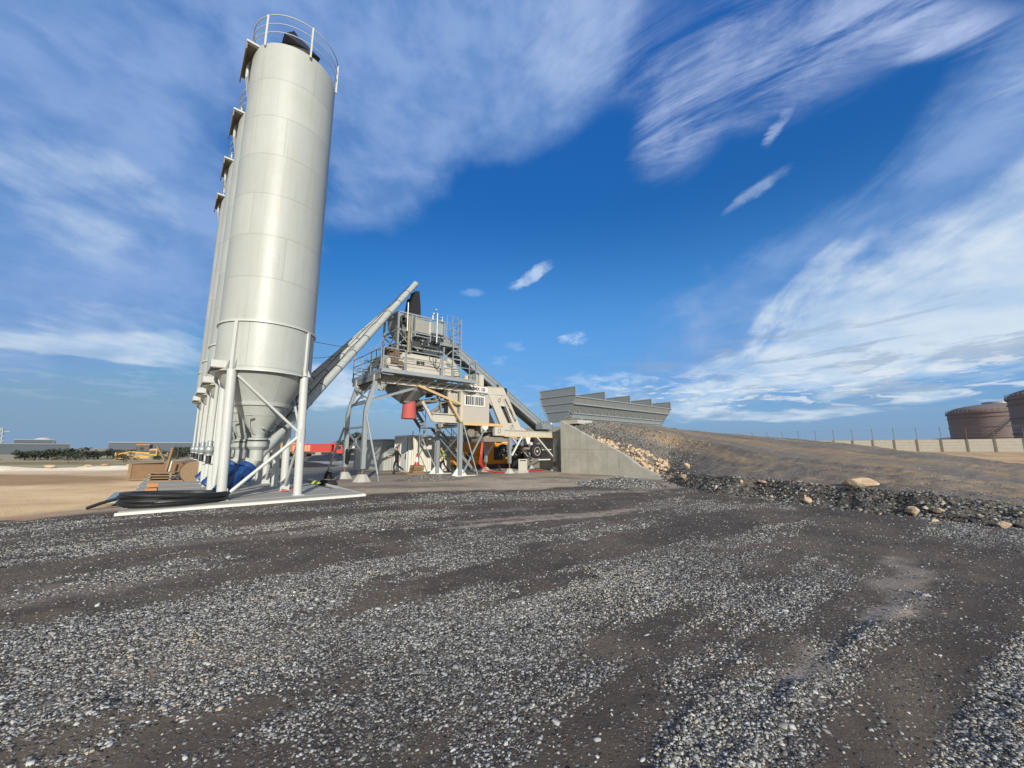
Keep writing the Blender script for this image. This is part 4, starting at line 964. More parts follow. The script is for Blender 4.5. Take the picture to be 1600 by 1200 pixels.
# mixer
b = MB(); b.prism([(-4.45, 6.35), (-4.35, 5.98), (-4.1, 5.74), (-1.3, 5.74), (-1.0, 5.95), (-.88, 6.35), (-.95, 6.85), (-1.3, 7.0), (-4.2, 7.0), (-4.45, 6.8)], .3, 2.5)
mx = b.build('mixer', M['cream'], T0, bevel=.05)
b = MB(); b.lathe([(.50, -.02), (.52, .1), (.52, .28)], (-4.35, 0, 6.28), 24, axis='y'); b.box(-4.6, -.9, .25, .295, 6.72, 6.76).box(-3.2, -3.17, .27, .296, 5.8, 6.9).box(-1.6, -1.57, .27, .296, 5.8, 6.9)
b.build('mixer_cover', M['cream'], mx, True)
b = MB(); b.box(-4.75, -4.15, -.1, .28, 6.55, 6.75); b.tube((-4.3, -.05, 6.85), (-4.3, .3, 6.85), .14, 12); b.lathe([(.20, -.1), (.2, .0)], (-4.1, 0, 6.2), 16, axis='y'); b.box(-4.5, -4.25, -.15, .2, 6.2, 7.0)
for k in range(10): s, z = rr.uniform(-4.7, -4.1), rr.uniform(6.1, 6.9); b.box(s, s + rr.uniform(.05, .2), -.1, .25, z, z + rr.uniform(.05, .2))
b.build('mixer_drive', paint('rusty_gear', (.13, .09, .06), .8, .6), mx)
b = MB(); b.path([(-1.0, .35, 6.9), (-.6, .35, 6.85), (-.35, .35, 6.5), (-.2, .35, 6.0), (.1, .35, 5.75)], .22, 14).box(-1.1, -.55, .2, 1.2, 5.7, 6.5); b.build('mixer_hood', M['cream'], mx, True)
text('BHS', (-3.0, .24, 6.44), (R(90), 0, 0), .27, M['black'], mx, sx=1.1, bold=.008)
b = MB()
for x0, dz in ((-1.95, .35), (-1.55, .75), (-1.7, .62)): b.path([(x0 + .12 * 0 + .25 * math.cos(a / 12 * math.pi + math.pi) , .2, 6.95 + dz * -math.sin(a / 12 * math.pi)) for a in range(13)], .016, 6)
b.path([(-4.3, .1, 6.9), (-3.9, .05, 6.6), (-3.3, .1, 6.62), (-2.2, .12, 6.5), (-1.2, .12, 6.42)], .013, 6).build('cable', M['black'], mx, True)
# weighing tower
b = MB()
for s in (-4.15, -3.35, -2.2, -1.15):
    for y in (.35, 2.3): b.box(s - .05, s + .05, y - .05, y + .05, 7.0, 9.35)
for z in (7.35, 8.25, 9.3): b.box(-4.2, -1.1, .30, .36, z, z + .09).box(-4.2, -1.1, 2.28, 2.34, z, z + .09).box(-4.2, -4.12, .3, 2.3, z, z + .08).box(-1.2, -1.12, .3, 2.3, z, z + .08)
b.bar((-4.15, .35, 7.1), (-4.15, 2.3, 8.2), .05).bar((-4.15, 2.3, 7.1), (-4.15, .35, 8.2), .05).bar((-4.15, .35, 7.4), (-3.35, .35, 8.2), .05).bar((-3.35, .35, 7.4), (-4.15, .35, 8.2), .05)
b.build('scale_tower', M['galvd'], T0)
def hop(name, s0, s1, y0, y1, z0, z1, zb, mat, k=.3):
    cx, cy = (s0 + s1) / 2, (y0 + y1) / 2; hx, hy = (s1 - s0) / 2 * k, (y1 - y0) / 2 * k
    v = [(s0, y0, z1), (s1, y0, z1), (s1, y1, z1), (s0, y1, z1), (s0, y0, z0), (s1, y0, z0), (s1, y1, z0), (s0, y1, z0), (cx - hx, cy - hy, zb), (cx + hx, cy - hy, zb), (cx + hx, cy + hy, zb), (cx - hx, cy + hy, zb)]
    f = [(0, 1, 2, 3)] + [(i, i + 4, (i + 1) % 4 + 4, (i + 1) % 4) for i in range(4)] + [(i + 4, i + 8, (i + 1) % 4 + 8, (i + 1) % 4 + 4) for i in range(4)] + [(11, 10, 9, 8)]
    return MB().add(v, f).build(name, mat, T0)
hop('cement_scale', -4.0, -2.3, .8, 2.2, 8.75, 9.42, 7.5, M['galvd'])
hop('water_scale', -2.1, -1.22, .42, 2.0, 8.5, 9.25, 7.9, M['galv'])
MB().box(-3.18, -2.28, .12, .5, 8.3, 9.05).build('steel_panel', M['steelplate'], T0)
MB().box(-3.24, -3.19, .06, .5, 8.0, 9.2).box(-2.27, -2.22, .06, .5, 7.8, 9.2).box(-3.24, -2.22, .05, .1, 8.18, 8.24).box(-3.24, -2.22, .05, .1, 9.1, 9.15).box(-3.24, -2.22, .05, .1, 8.02, 8.06).build('panel_frame', M['galv'], T0)
MB().tube((-3.55, .2, 7.0), (-3.55, .2, 9.1), .095, 14).build('down_pipe', paint('tan_pipe', (.22, .18, .12), .6, .5), T0, True)
MB().tube((-3.72, .1, 8.2), (-3.72, .1, 9.9), .045, 10).tube((-1.75, .2, 7.9), (-1.75, .2, 9.75), .05, 10).tube((-2.0, .3, 9.3), (-2.0, .3, 9.6), .05, 10).sphere((-1.95, .3, 9.68), .10).sphere((-1.85, .2, 9.92), .09).tube((-1.3, .4, 9.25), (-1.3, .4, 9.5), .04, 8).sphere((-1.3, .4, 9.58), .09).split('vent_pipe', M['galv'], T0, True)
b = MB()
for k in range(46):
    s, z, y = rr.uniform(-3.9, -1.3), rr.uniform(7.05, 8.15), rr.uniform(.25, 1.4); q = rr.random()
    if q < .45: b.box(s, s + rr.uniform(.04, .22), y, y + rr.uniform(.05, .25), z, z + rr.uniform(.04, .2))
    elif q < .75: b.sphere((s, y, z), rr.uniform(.05, .11), 8, 5)
    else: b.path([(s, y, z), (s + rr.uniform(-.3, .3), y - .1, z - .15), (s + rr.uniform(-.4, .4), y, z - .3)], .018, 6)
b.split('valve_gear', M['dark'], T0, True)
b = MB()
for k in range(5): b.lathe([(.055, 0), (.055, .12)], (-2.55 + k * .17, .18, 7.35), 10, axis='y')
for k in range(9): s, z = rr.uniform(-3.3, -1.4), rr.uniform(7.2, 8.1); b.sphere((s, .2, z), rr.uniform(.04, .07), 8, 5)
b.split('valve_block', M['galv'], T0, True)
b = MB().box(-2.65, -1.7, .15, .3, 7.1, 7.32).box(-2.6, -1.75, .12, .3, 7.5, 7.6).build('air_manifold', M['dark'], T0)
MB().prism([(-2.98, 9.44), (-2.36, 9.44), (-2.40, 10.3), (-2.52, 11.25), (-2.78, 11.2), (-3.1, 9.9)], 1.15, 1.75).build('inlet_boot', M['blackcloth'], T0)
b = MB()
for q in range(2, 4): b.prism([(-2.95, 9.44), (-2.4, 9.44), (-2.5, 11.0), (-2.75, 11.0)], 1.2 + .44 * (q - 1), 1.5 + .44 * (q - 1))
b.build('inlet_boot', M['black'], T0)
b = MB()
for k in range(9):
    a0 = rr.uniform(-5.2, 1.5); b.path([(a0, -.03, 5.12), (a0 + .3, -.05, 5.0 - rr.random() * .12), (a0 + .7, -.03, 5.1)], .014, 5)
for k in range(5): s = -4.0 + k * .62; b.path([(s, .25, 7.0), (s + rr.uniform(-.1, .2), .12, 7.5), (s + rr.uniform(-.2, .3), .2, 8.1), (s, .3, 8.5)], .02, 5)
b.path([(-5.35, .1, 5.3), (-3, -.01, 5.34), (-1.2, -.01, 5.28), (.1, -.01, 5.32)], .018, 5)
b.build('hose_run', M['black'], T0, True)
b = MB()
for k in range(10): s, z = rr.uniform(-4.1, -3.4), rr.uniform(7.1, 9.2); b.box(s, s + rr.uniform(.08, .3), rr.uniform(.3, .7), .9, z, z + rr.uniform(.08, .35))
b.box(-2.2, -1.25, .36, .40, 8.0, 8.5).box(-3.3, -2.3, .5, 1.8, 7.2, 8.2).box(-1.9, -1.3, .6, 1.8, 7.1, 7.8).box(-4.1, -3.4, .9, 2.2, 7.1, 7.6).build('control_gear', M['dark'], T0)
# upper landing and its cage
b = MB(); b.box(-1.5, -.2, .2, 1.6, 7.93, 7.98).box(-1.5, -.2, .17, .2, 7.8, 7.98).box(-.21, -.18, .2, 1.6, 7.78, 7.98).bar((-.3, .3, 7.9), (-1.1, .4, 7.1), .05).bar((-.3, 1.5, 7.9), (-1.1, 1.4, 7.1), .05)
b.build('upper_landing', M['galvd'], T0)
b = MB()
for z in (8.1, 8.85, 9.3, 9.75): b.path([(-1.1, .15, z), (-.3, .12, z), (-.05, .3, z), (.0, .9, z), (-.05, 1.5, z), (-.9, 1.6, z)], .02, 6)
for p in ((-1.1, .15), (-.7, .14), (-.3, .12), (-.05, .3), (.0, .9), (-.05, 1.5), (-.5, 1.58), (-.9, 1.6)): b.bar((p[0], p[1], 8.0), (p[0], p[1], 9.75), .03)
b.build('safety_cage', M['galv'], T0)
b = MB(); b.bar((-.78, -.12, 5.62), (-.78, -.12, 9.0), .05).bar((-.22, -.12, 5.62), (-.22, -.12, 9.6), .05)
for k in range(10): b.bar((-.78, -.12, 5.85 + k * .28), (-.22, -.12, 5.85 + k * .28), .03)
b.build('ladder', M['galv'], T0)
b = MB(); b.lathe([(.26, 5.62), (.26, 6.35), (.2, 6.38)], (1.25, .5, 0), 16).lathe([(.24, 5.62), (.24, 6.2)], (.72, .5, 0), 16).box(1.5, 1.85, .25, .8, 5.62, 6.35).build('additive_tank', M['cream'], T0, True)
MB().bar((.86, -.2, 5.62), (.86, -.2, 7.0), .06).bar((.86, -.2, 6.95), (.5, -.3, 7.0), .05).bar((.5, -.3, 7.0), (.9, -.3, 7.12), .05).build('lamp_post', M['galv'], T0)
# inclined feed conveyor
b = MB(); sl_ = lambda s: 3.05 + (8.45 - s) * .588
for y0, y1 in ((1.0, 1.06), (1.94, 2.0)): b.prism([(9.2, sl_(9.2) - .28), (9.2, sl_(9.2) + .28), (-.7, sl_(-.7) + .28), (-.7, sl_(-.7) - .28)], y0, y1)
b.prism([(9.2, sl_(9.2) + .285), (9.2, sl_(9.2) + .33), (-.7, sl_(-.7) + .33), (-.7, sl_(-.7) + .285)], .95, 2.05); b.prism([(9.2, sl_(9.2) - .05), (9.2, sl_(9.2)), (-.7, sl_(-.7)), (-.7, sl_(-.7) - .05)], 1.062, 1.938)
fc = b.build('feed_conveyor', M['galv'], T0)
b = MB()
for s in np.arange(-.4, 9, .55): b.bar((s, .985, sl_(s) - .27), (s + .12, .985, sl_(s) + .26), .02, .05)
b.bar((-.6, .98, sl_(-.6) + .02), (9.1, .98, sl_(9.1) + .02), .03, .03).build('conveyor_rib', M['galvd'], fc)
b = MB(); b.path([(3.5, .9, 6.0), (3.7, .85, 5.7), (4.2, .85, 5.55), (4.4, .9, 5.0)], .05, 8).box(4.0, 4.3, .8, .98, 5.4, 5.8)
b.build('cable', M['black'], fc, True)
# stairs behind the plant
def flight(s0, z0, s1, z1, y0=3.0, y1=3.8, n=14):
    b = MB()
    for k in range(n):
        f = (k + .5) / n; s = s0 + (s1 - s0) * f; z = z0 + (z1 - z0) * f; b.box(s - .13, s + .13, y0, y1, z, z + .03)
    b.bar((s0, y0, z0), (s1, y0, z1), .04, .2, up=(0, 0, 1)).bar((s0, y1, z0), (s1, y1, z1), .04, .2)
    b.bar((s0, y0, z0 + 1), (s1, y0, z1 + 1), .035).bar((s0, y0, z0 + .55), (s1, y0, z1 + .55), .03)
    for f in (0.02, .35, .68, .98): s = s0 + (s1 - s0) * f; z = z0 + (z1 - z0) * f; b.bar((s, y0, z), (s, y0, z + 1), .035)
    return b
flight(-2.7, 5.55, -.75, 3.0).build('stair', M['galvd'], T0); flight(.15, 2.95, 3.2, .05).build('stair', M['galvd'], T0)
MB().box(-.8, .2, 2.95, 3.85, 2.93, 2.98).bar((-.75, 3.8, 2.95), (-.75, 3.8, 0), .06).bar((-.7, 3.0, 2.95), (-1.1, 3.0, 2.0), .04).build('stair_landing', M['galvd'], T0)
for k in range(3):
    o = MB().path([(2.0 + k * .05, .5, 2.3), (1.75 + k * .06, .35, 1.5), (1.6 + k * .1, .3, .7), (2.0 + k * .12, .25, .25), (2.8, .3 - k * .06, .08 + k * .03), (3.6, .4, .06 + k * .03), (5.2, .5 + k * .08, .05), (8.0, .9 + k * .1, .05)], .024, 8).build('red_hose', M['redhose'], None, True)
    o.location = PW(0, 0); o.rotation_euler = (0, 0, ROT); tag(o, 'red hose hanging down behind the plant leg and running along the ground to the wheels', 'hose', 'red hoses under the plant')

# ------------------------------------------------------------------ aggregate bins on the ramp
H0 = Vector((4.70, 28.7, 0)); t = thing('aggregate_bin', (H0.x, H0.y, 3.5), ROT, 'long galvanised aggregate bin with five raised dividers at the top of the ramp', 'aggregate bin'); L_ = 14.6
def sheet(y0, z0, y1, z1, xa0, xa1, xb0, xb1, th=.03):
    return [(xa0, y0, z0), (xa1, y0, z0), (xb1, y1, z1), (xb0, y1, z1), (xa0, y0 + th, z0), (xa1, y0 + th, z0), (xb1, y1 + th, z1), (xb0, y1 + th, z1)], [(0, 3, 2, 1), (4, 5, 6, 7), (0, 1, 5, 4), (1, 2, 6, 5), (2, 3, 7, 6), (3, 0, 4, 7)]
b = MB(); b.add(*sheet(0, 1.95, .22, 1.42, .03, L_, .03, L_ - .25)); b.add(*sheet(.22, 1.415, .62, .80, .03, L_ - .25, .03, L_ - .85)); b.add(*sheet(.60, .795, .66, .05, .35, L_ - .85, .45, L_ - 1.3))
b.build('side_panel', M['galvd'], t)
b = MB(); b.box(.03, L_, -.05, -.002, 1.88, 1.96).box(.03, L_ - .2, .10, .17, 1.36, 1.46).box(.4, L_ - 1.0, .50, .57, .70, .79).box(.45, L_ - 1.1, .54, .6, .36, .42).box(.5, L_ - 1.3, .56, .64, .0, .08)
for k in range(13): b.box(.9 + k * .95, .95 + k * .95, .42, .50, .82, 1.0)
for s in (1.2, 5.3, 9.6): b.add(*sheet(-.03, 1.9, .18, 1.42, s, s + .03, s, s + .03)); b.box(s - .25, s - .2, .53, .6, .05, .8)
b.build('rib', M['galv'], t)
end = [(0, 2.62), (0, 1.95), (.18, 1.42), (.60, .80), (.85, .08), (2.7, .08), (3.05, .9), (3.6, 1.75), (3.75, 2.2), (3.75, 2.62)]
for i, s in enumerate((0, 3.6, 7.2, 10.75, 14.3)):
    pts = end if i == 0 else [(.02, 2.55), (.02, 1.9), (.4, 1.2), (3.2, 1.2), (3.72, 2.2), (3.72, 2.55)]
    m = MB(); n = len(pts); th = .06
    if i == 4: m.add([(s, a, z) for a, z in pts] + [(s + th, a, z) for a, z in pts], [tuple(range(n)), tuple(reversed(range(n, 2 * n)))] + [(k, k + n, (k + 1) % n + n, (k + 1) % n) for k in range(n)])
    else: m.add([(s, a, z) for a, z in pts] + [(s + th, a, z) for a, z in pts], [tuple(range(n)), tuple(reversed(range(n, 2 * n)))] + [(k, k + n, (k + 1) % n + n, (k + 1) % n) for k in range(n)])
    d_ = m.build('end_panel' if i == 0 else 'divider', M['galvd'], t)
    MB().box(s - .03, s + th + .03, 0, 3.75, 2.625 if i == 0 else 2.555, 2.68 if i == 0 else 2.61).box(s - .03, s + th + .03, -.045, -.003, 1.97, 2.68 if i == 0 else 2.6).build('edge_angle', M['galv'], d_)
    if i == 0:
        m = MB()
        for z, y0, y1 in ((2.05, .02, 3.68), (1.45, .2, 3.35), (.86, .62, 3.0)): m.box(-.06, -.002, y0, y1, z, z + .09)
        m.bar((-.03, 3.72, 2.6), (-.03, 3.6, 1.75), .05).bar((-.03, 3.6, 1.75), (-.03, 2.75, .1), .06).build('rib', M['galv'], t)
MB().add(*sheet(3.72, 2.5, 3.2, 1.0, .07, L_, .07, L_ - .6)).build('back_panel', M['galvd'], t)
MB().add([(L_ + .0, 0.02, 1.95), (L_, 3.7, 2.2), (L_ - 1.0, 2.9, .1), (L_ - 1.2, .66, .1)], [(0, 1, 2, 3)]).build('end_slope', M['galvd'], t)
b = MB()
for s in (.3, 4.3, 8.3, 12.0):
    for y in (.8, 2.8): b.box(s, s + .15, y, y + .15, -.3, .8)
b.bar((.3, .7, .75), (1.2, .7, 0), .07).build('leg', M['galvd'], t)
t = thing('control_cabinet', PW(8.6, .6, 3.02) , ROT, 'small grey fenced motor unit on the right end of the plant beam', 'machine')
b = MB().box(-1.2, -.2, -.2, .5, 0, .38)
for k in range(4): b.prism([(-1.2 + k * .27, .38), (-1.0 + k * .27, .38), (-1.2 + k * .27, .62)], -.15, .4)
b.build('housing', M['galv'], t)
MB().sphere((.15, .2, .45), .11, 10, 6).tube((.15, .2, 0), (.15, .2, .4), .03, 8).build('lamp', M['white'], t, True)

# ------------------------------------------------------------------ containers and generator behind the plant
t = thing('site_container', PW(-.55, 5.65, -.05), ROT, 'cream-white site office container with a door and white corner frame behind the mixing plant', 'container')
MB().box(.06, 5.94, .04, 2.36, .12, 2.5).build('wall', M['contwhite'], t)
b = MB()
for x in (0, 5.88):
    for y in (0, 2.28): b.box(x, x + .12, y, y + .12, 0, 2.6)
for z in (0.002, 2.46): b.box(.121, 5.879, -.004, .1, z, z + .135).box(.121, 5.879, 2.3, 2.4, z, z + .135).box(-.004, .1, .121, 2.279, z, z + .135).box(5.9, 6, .121, 2.279, z, z + .135)
b.build('frame', M['white'], t, bevel=.008)
MB().box(.06, 5.94, .1, 2.3, 2.5, 2.55).build('roof', M['conc'], t)
d = MB().box(.02, .05, .35, 1.35, .15, 2.4).box(-.02, .02, .3, .35, .15, 2.45).box(-.02, .02, 1.35, 1.40, .15, 2.45).build('door', M['white'], t)
MB().box(-.03, .015, .45, .5, .9, 1.3).tube((-.06, .42, 1.05), (-.06, .56, 1.05), .015, 8).build('handle', M['dark'], d)
MB().box(2.6, 3.4, .0, .038, 1.0, 2.1).build('door_panel', M['contgrey'], t)
b = MB()
for k in range(7): b.box(.5 + k * .85, .54 + k * .85, .5, .54, 2.55, 3.0 if k % 2 else 2.9)
b.build('roof_rod', M['rust'], t)
t = thing('storage_container', PW(-1.15, 8.7, -.1), ROT, 'old grey ribbed steel container with rust streaks left of the white one', 'container')
MB().box(.05, 2.35, .05, 5.9, .05, 2.32).build('wall', M['contgrey'], t)
b = MB()
for x in (0, 2.3):
    for y in (0, 5.85): b.box(x, x + .1, y, y + .1, 0, 2.4)
b.box(0, .09, .101, 5.849, 2.3, 2.41).box(.101, 2.299, 0, .09, 2.3, 2.41).box(0, .09, .101, 5.849, 0, .1).box(.101, 2.299, 0, .09, 0, .1).build('frame', M['galvd'], t)
b = MB().box(.4, 1.0, -.01, .048, 1.35, 1.9).box(1.3, 1.9, -.01, .048, 1.35, 1.9).build('shutter', M['galvd'], t)
t = thing('generator', PW(3.6, 5.4, 0), ROT, 'orange-yellow generator housing on a dark skid behind the plant wheels', 'generator')
g_ = MB().prism([(-.6, .35), (5.2, .35), (5.2, 2.1), (-.6, 2.1)], 0, 1.7).build('housing', M['orange'], t, bevel=.04)
b = MB()
for x in (.5, 1.7): b.box(x, x + .7, -.02, -.001, .75, 1.25)
b.box(3.2, 4.2, -.02, -.001, .7, 1.7).build('louvre', M['dark'], g_)
MB().box(-.7, 5.3, -.1, 1.8, .0, .34).build('skid', M['dark'], t); MB().box(-.4, 4.9, .1, 1.6, 2.1, 2.2).build('roof_panel', M['white'], t)
t = thing('shed', PW(8.2, 3.9, 0), ROT, 'small dark open rack of cables between the wheels and the concrete wall', 'rack')
b = MB().box(0, .08, 0, 1, 0, 1.8).box(1.6, 1.68, 0, 1, 0, 1.8).box(0, 1.68, 0, 1, 1.8, 1.86).box(.08, 1.6, .9, .95, .1, 1.8); b.build('frame', M['dark'], t)
t = thing('sign_board', PW(4.75, -.35, 0), ROT + R(4), 'small cream notice board with dark lettering standing between the plant legs', 'sign')
MB().box(-.42, .42, 0, .03, .18, .92).build('board', M['cream'], t); MB().box(-.5, .48, -.05, .3, 0, .18).build('block', M['conc'], t)
MB().box(-.30, .30, -.006, -.001, .79, .85).build('dark_line', M['black'], t)

# ------------------------------------------------------------------ traffic cone, pallet, bricks
t = thing('brick_stack', PW(-1.2, 3.2, 0), ROT, 'stack of reddish bricks under the traffic cone behind the plant leg', 'bricks')
for k in range(3):
    MB().box(-.36 + .03 * k, .36 + .02 * k, -.3, .3, .1 + k * .16, .24 + k * .16).build('brick_layer', M['wood'] if k != 1 else M['rust'], t)
MB().box(-.8, .5, -.35, .35, .0, .09).build('pallet', M['wood'], t)
t = thing('traffic_cone', PW(-1.25, 3.1, .58), 0, 'red and white traffic cone standing on the stacked bricks', 'cone')
MB().box(-.19, .19, -.19, .19, 0, .03).build('base', M['redtruck'], t); MB().lathe([(.15, .031), (.12, .2)], n=20).build('lower_band', M['redtruck'], t, True)
MB().lathe([(.12, .201), (.065, .5)], n=20).build('white_sleeve', M['white'], t, True); MB().lathe([(.065, .501), (.03, .72), (.02, .73)], n=20).build('tip', M['redtruck'], t, True)
o = MB().bar((-1.2, 0, .03), (.9, .1, .05), .25, .05).build('plank', M['wood']); o.location = PW(-1.6, 4.8); o.rotation_euler = (0, 0, ROT - R(40)); tag(o, 'dark plank on the ground at the feet of the walking person', 'plank')

# ------------------------------------------------------------------ people
def person(name, loc, rz, pose, mats, label):
    """one skinned body; the surface is split by height into skin / shirt / trousers materials"""
    me = bpy.data.meshes.new('body'); V = []; Rd = []; Ed = []
    def v(p, r, par=None):
        V.append(p); Rd.append(r); i = len(V) - 1
        if par is not None: Ed.append((par, i))
        return i
    q = pose
    pel = v((0, 0, .95), .13); ch = v((q['lean'] * .5, 0, 1.18), .135, pel); sh = v((q['lean'] * .9, 0, 1.40), .13, ch); nk = v((q['lean'], 0, 1.50), .055, sh)
    h1 = v((q['lean'] + .02, 0, 1.60), .085, nk); h2 = v((q['lean'] + .015, 0, 1.70), .085, h1); v((q['lean'] + .10, 0, 1.625), .018, h1); v((q['lean'] + .005, 0, 1.75), .05, h2)
    hands = []
    for sgn, key in ((1, 'armL'), (-1, 'armR')):
        s_ = v((q['lean'] * .9, sgn * .17, 1.40), .065, sh); el, wr = q[key]; e = v(el, .045, s_); w = v(wr, .028, e)
        d = (Vector(wr) - Vector(el)).normalized(); pm = v(tuple(Vector(wr) + d * .06), .030, w); sd_ = d.cross(Vector((0, 1, 0))).normalized()
        for k, ln in enumerate((.075, .09, .085, .065)):
            o = sd_ * (.025 - .017 * k); a = v(tuple(Vector(wr) + d * .10 + o), .009, pm); v(tuple(Vector(wr) + d * (.10 + ln) + o * 1.1 + Vector((0, 0, -.012))), .008, a)
        v(tuple(Vector(wr) + d * .07 + sd_ * .05), .010, pm)
    for sgn, key in ((1, 'legL'), (-1, 'legR')):
        h = v((0, sgn * .095, .90), .09, pel); kn, an, toe = q[key]; k_i = v(kn, .062, h); a_i = v(an, .045, k_i); v(toe, .038, a_i); v((an[0] - .04, an[1], an[2] - .03), .035, a_i)
    me.from_pydata(V, Ed, []); o = bpy.data.objects.new('body', me); COL.objects.link(o)
    sk = o.modifiers.new('skin', 'SKIN'); sk.use_smooth_shade = True; ss = o.modifiers.new('sub', 'SUBSURF'); ss.levels = 2; ss.render_levels = 2
    for i, r in enumerate(Rd): me.skin_vertices[0].data[i].radius = (r, r)
    me.skin_vertices[0].data[0].use_root = True
    bpy.context.view_layer.update(); dg = bpy.context.evaluated_depsgraph_get(); m2 = bpy.data.meshes.new_from_object(o.evaluated_get(dg)); bpy.data.objects.remove(o)
    m2.name = 'person'; m2.materials.clear()
    for m in mats: m2.materials.append(m)      # skin, shirt, trousers, shoes, hair
    for p in m2.polygons:
        c = p.center; z = c.z; arm = abs(c.y) > .2 or abs(c.x - q['lean']) > .26
        if z > 1.52: p.material_index = 4 if (z > 1.66 or c.x < q['lean'] - .02 and z > 1.57) else 0
        elif z < .12: p.material_index = 3
        elif z < .93 and not (arm and z > .75): p.material_index = 2
        else: p.material_index = 1
        if any((c - Vector(q[k][1])).length < .24 and (c - Vector(q[k][0])).length > .05 and (c - Vector(q[k][1])).dot((Vector(q[k][1]) - Vector(q[k][0])).normalized()) > -.17 for k in ('armL', 'armR')): p.material_index = 0
    p_ = bpy.data.objects.new('person', m2); COL.objects.link(p_); p_.location = loc; p_.rotation_euler = (0, 0, rz); tag(p_, label, 'person'); return p_
walk = dict(lean=.06, armL=((.12, .27, 1.16), (.36, .27, 1.10)), armR=((-.12, -.26, 1.15), (-.06, -.27, .90)), legL=((.16, .1, .50), (.10, .1, .08), (.24, .1, .03)), legR=((-.02, -.1, .52), (-.38, -.1, .30), (-.40, -.1, .18)))
pA = person('person', PW(-1.95, 4.45, 0), R(172), walk, [M['skin'], M['blackcloth'], M['blackcloth'], M['blackcloth'], M['black']], 'person in black clothes striding left in front of the white container, one hand out')
stride = dict(lean=.07, armL=((.05, .27, 1.15), (.2, .26, .95)), armR=((-.02, -.27, 1.15), (.18, -.24, 1.0)), legL=((.13, .1, .5), (.06, .1, .08), (.2, .1, .03)), legR=((-.12, -.1, .5), (-.42, -.1, .14), (-.34, -.1, .04)))
pB = person('person', PW(.95, 3.6, 0), R(190), stride, [M['skin'], M['navy'], M['navy'], M['blackcloth'], M['black']], 'person in a yellow high-visibility vest and dark trousers walking behind the plant leg')
def vest(par, lean):
    b = MB(); n = 20
    prof = [(.205, .155, .93), (.21, .165, 1.05), (.215, .165, 1.2), (.235, .165, 1.36), (.19, .13, 1.45), (.10, .09, 1.49)]
    vs = []; fs = []
    for ry, rx_, z in prof:
        for k in range(n): a = 2 * math.pi * k / n; vs.append((lean * (z - .95) / .5 + rx_ * math.cos(a), ry * math.sin(a), z))
    for i in range(len(prof) - 1):
        for k in range(n): fs.append((i * n + k, i * n + (k + 1) % n, (i + 1) * n + (k + 1) % n, (i + 1) * n + k))
    vo = b.add(vs, fs).build('vest', M['hivis'], par, True)
    b = MB()
    for z in (.99, 1.12):
        o = len(b.v); pts = [(lean * (z - .95) / .5 + .168 * math.cos(a / 20 * 6.283), .222 * math.sin(a / 20 * 6.283), z) for a in range(20)]
        b.add(pts + [(p[0], p[1], p[2] + .05) for p in pts], [(k, (k + 1) % 20, (k + 1) % 20 + 20, k + 20) for k in range(20)])
    b.build('reflective_band', M['white'], vo)
vest(pB, .07)

# ------------------------------------------------------------------ things left on the front legs and the slab
o = MB().add([(0, 0, 0), (.25, 0, .05), (.3, .1, -.3), (.12, .06, -1.0), (-.1, .04, -.95), (-.12, .02, -.2), (0, -.14, 0), (.55, -.14, -.1), (.5, -.1, -.32), (.14, -.14, -.98), (-.1, -.14, -.9), (-.14, -.14, -.2)],
             [(0, 1, 2, 3, 4, 5), (11, 10, 9, 8, 7, 6), (0, 6, 7, 1), (1, 7, 8, 2), (2, 8, 9, 3), (3, 9, 10, 4), (4, 10, 11, 5), (5, 11, 6, 0)]).build('jacket', M['blackcloth'], bevel=.04)
o.scale = (.8, .8, .85); o.location = PW(-5.72, 2.62, 1.60); o.rotation_euler = (0, 0, R(-40)); tag(o, 'black jacket hanging on the rear front leg of the plant', 'jacket')
o = MB().sphere((0, 0, .06), .14, 14, 8, 1, 1, .8).build('hard_hat', M['white'], smooth=True); o.location = PW(-5.5, 2.5, 1.62); tag(o, 'white hard hat resting above the black jacket on the plant leg', 'hard hat')
t = thing('tool_bag', PW(-6.45, 3.1, 0), R(20), 'black bag on the ground beside the rear concrete foot of the plant', 'bag')
MB().add([(-.28, -.18, 0), (.28, -.18, 0), (.26, .18, 0), (-.25, .18, 0), (-.22, -.12, .3), (.2, -.12, .26), (.18, .12, .28), (-.18, .12, .45)], [(0, 3, 2, 1), (4, 5, 6, 7), (0, 1, 5, 4), (1, 2, 6, 5), (2, 3, 7, 6), (3, 0, 4, 7)]).build('bag_body', M['blackcloth'], t, bevel=.05)
MB().path([(-.15, 0, .35), (-.1, 0, .5), (.08, 0, .5), (.12, 0, .28)], .015, 6).build('strap', M['black'], t)
a = SW(3.3, 3.2, .02)
t = thing('kit_bag', a, R(10), 'low black bag lying on the slab edge right of the nearest silo', 'bag')
MB().add([(-.4, -.15, 0), (.45, -.15, 0), (.42, .15, 0), (-.38, .15, 0), (-.3, -.1, .2), (.35, -.1, .14), (.33, .1, .18), (-.28, .1, .24)], [(0, 3, 2, 1), (4, 5, 6, 7), (0, 1, 5, 4), (1, 2, 6, 5), (2, 3, 7, 6), (3, 0, 4, 7)]).build('bag_body', M['blackcloth'], t, bevel=.04)
o = MB().add([(-.2, -.1, 0), (.2, -.12, 0), (.22, .1, 0), (-.18, .12, 0), (-.12, -.06, .1), (.1, -.05, .14), (.1, .06, .09), (-.1, .05, .12)], [(0, 3, 2, 1), (4, 5, 6, 7), (0, 1, 5, 4), (1, 2, 6, 5), (2, 3, 7, 6), (3, 0, 4, 7)]).build('glove', M['hivis'], bevel=.02)
o.location = a + Vector((-.35, -.35, .08)); tag(o, 'crumpled yellow-green cloth in front of the low black bag by the slab', 'cloth')
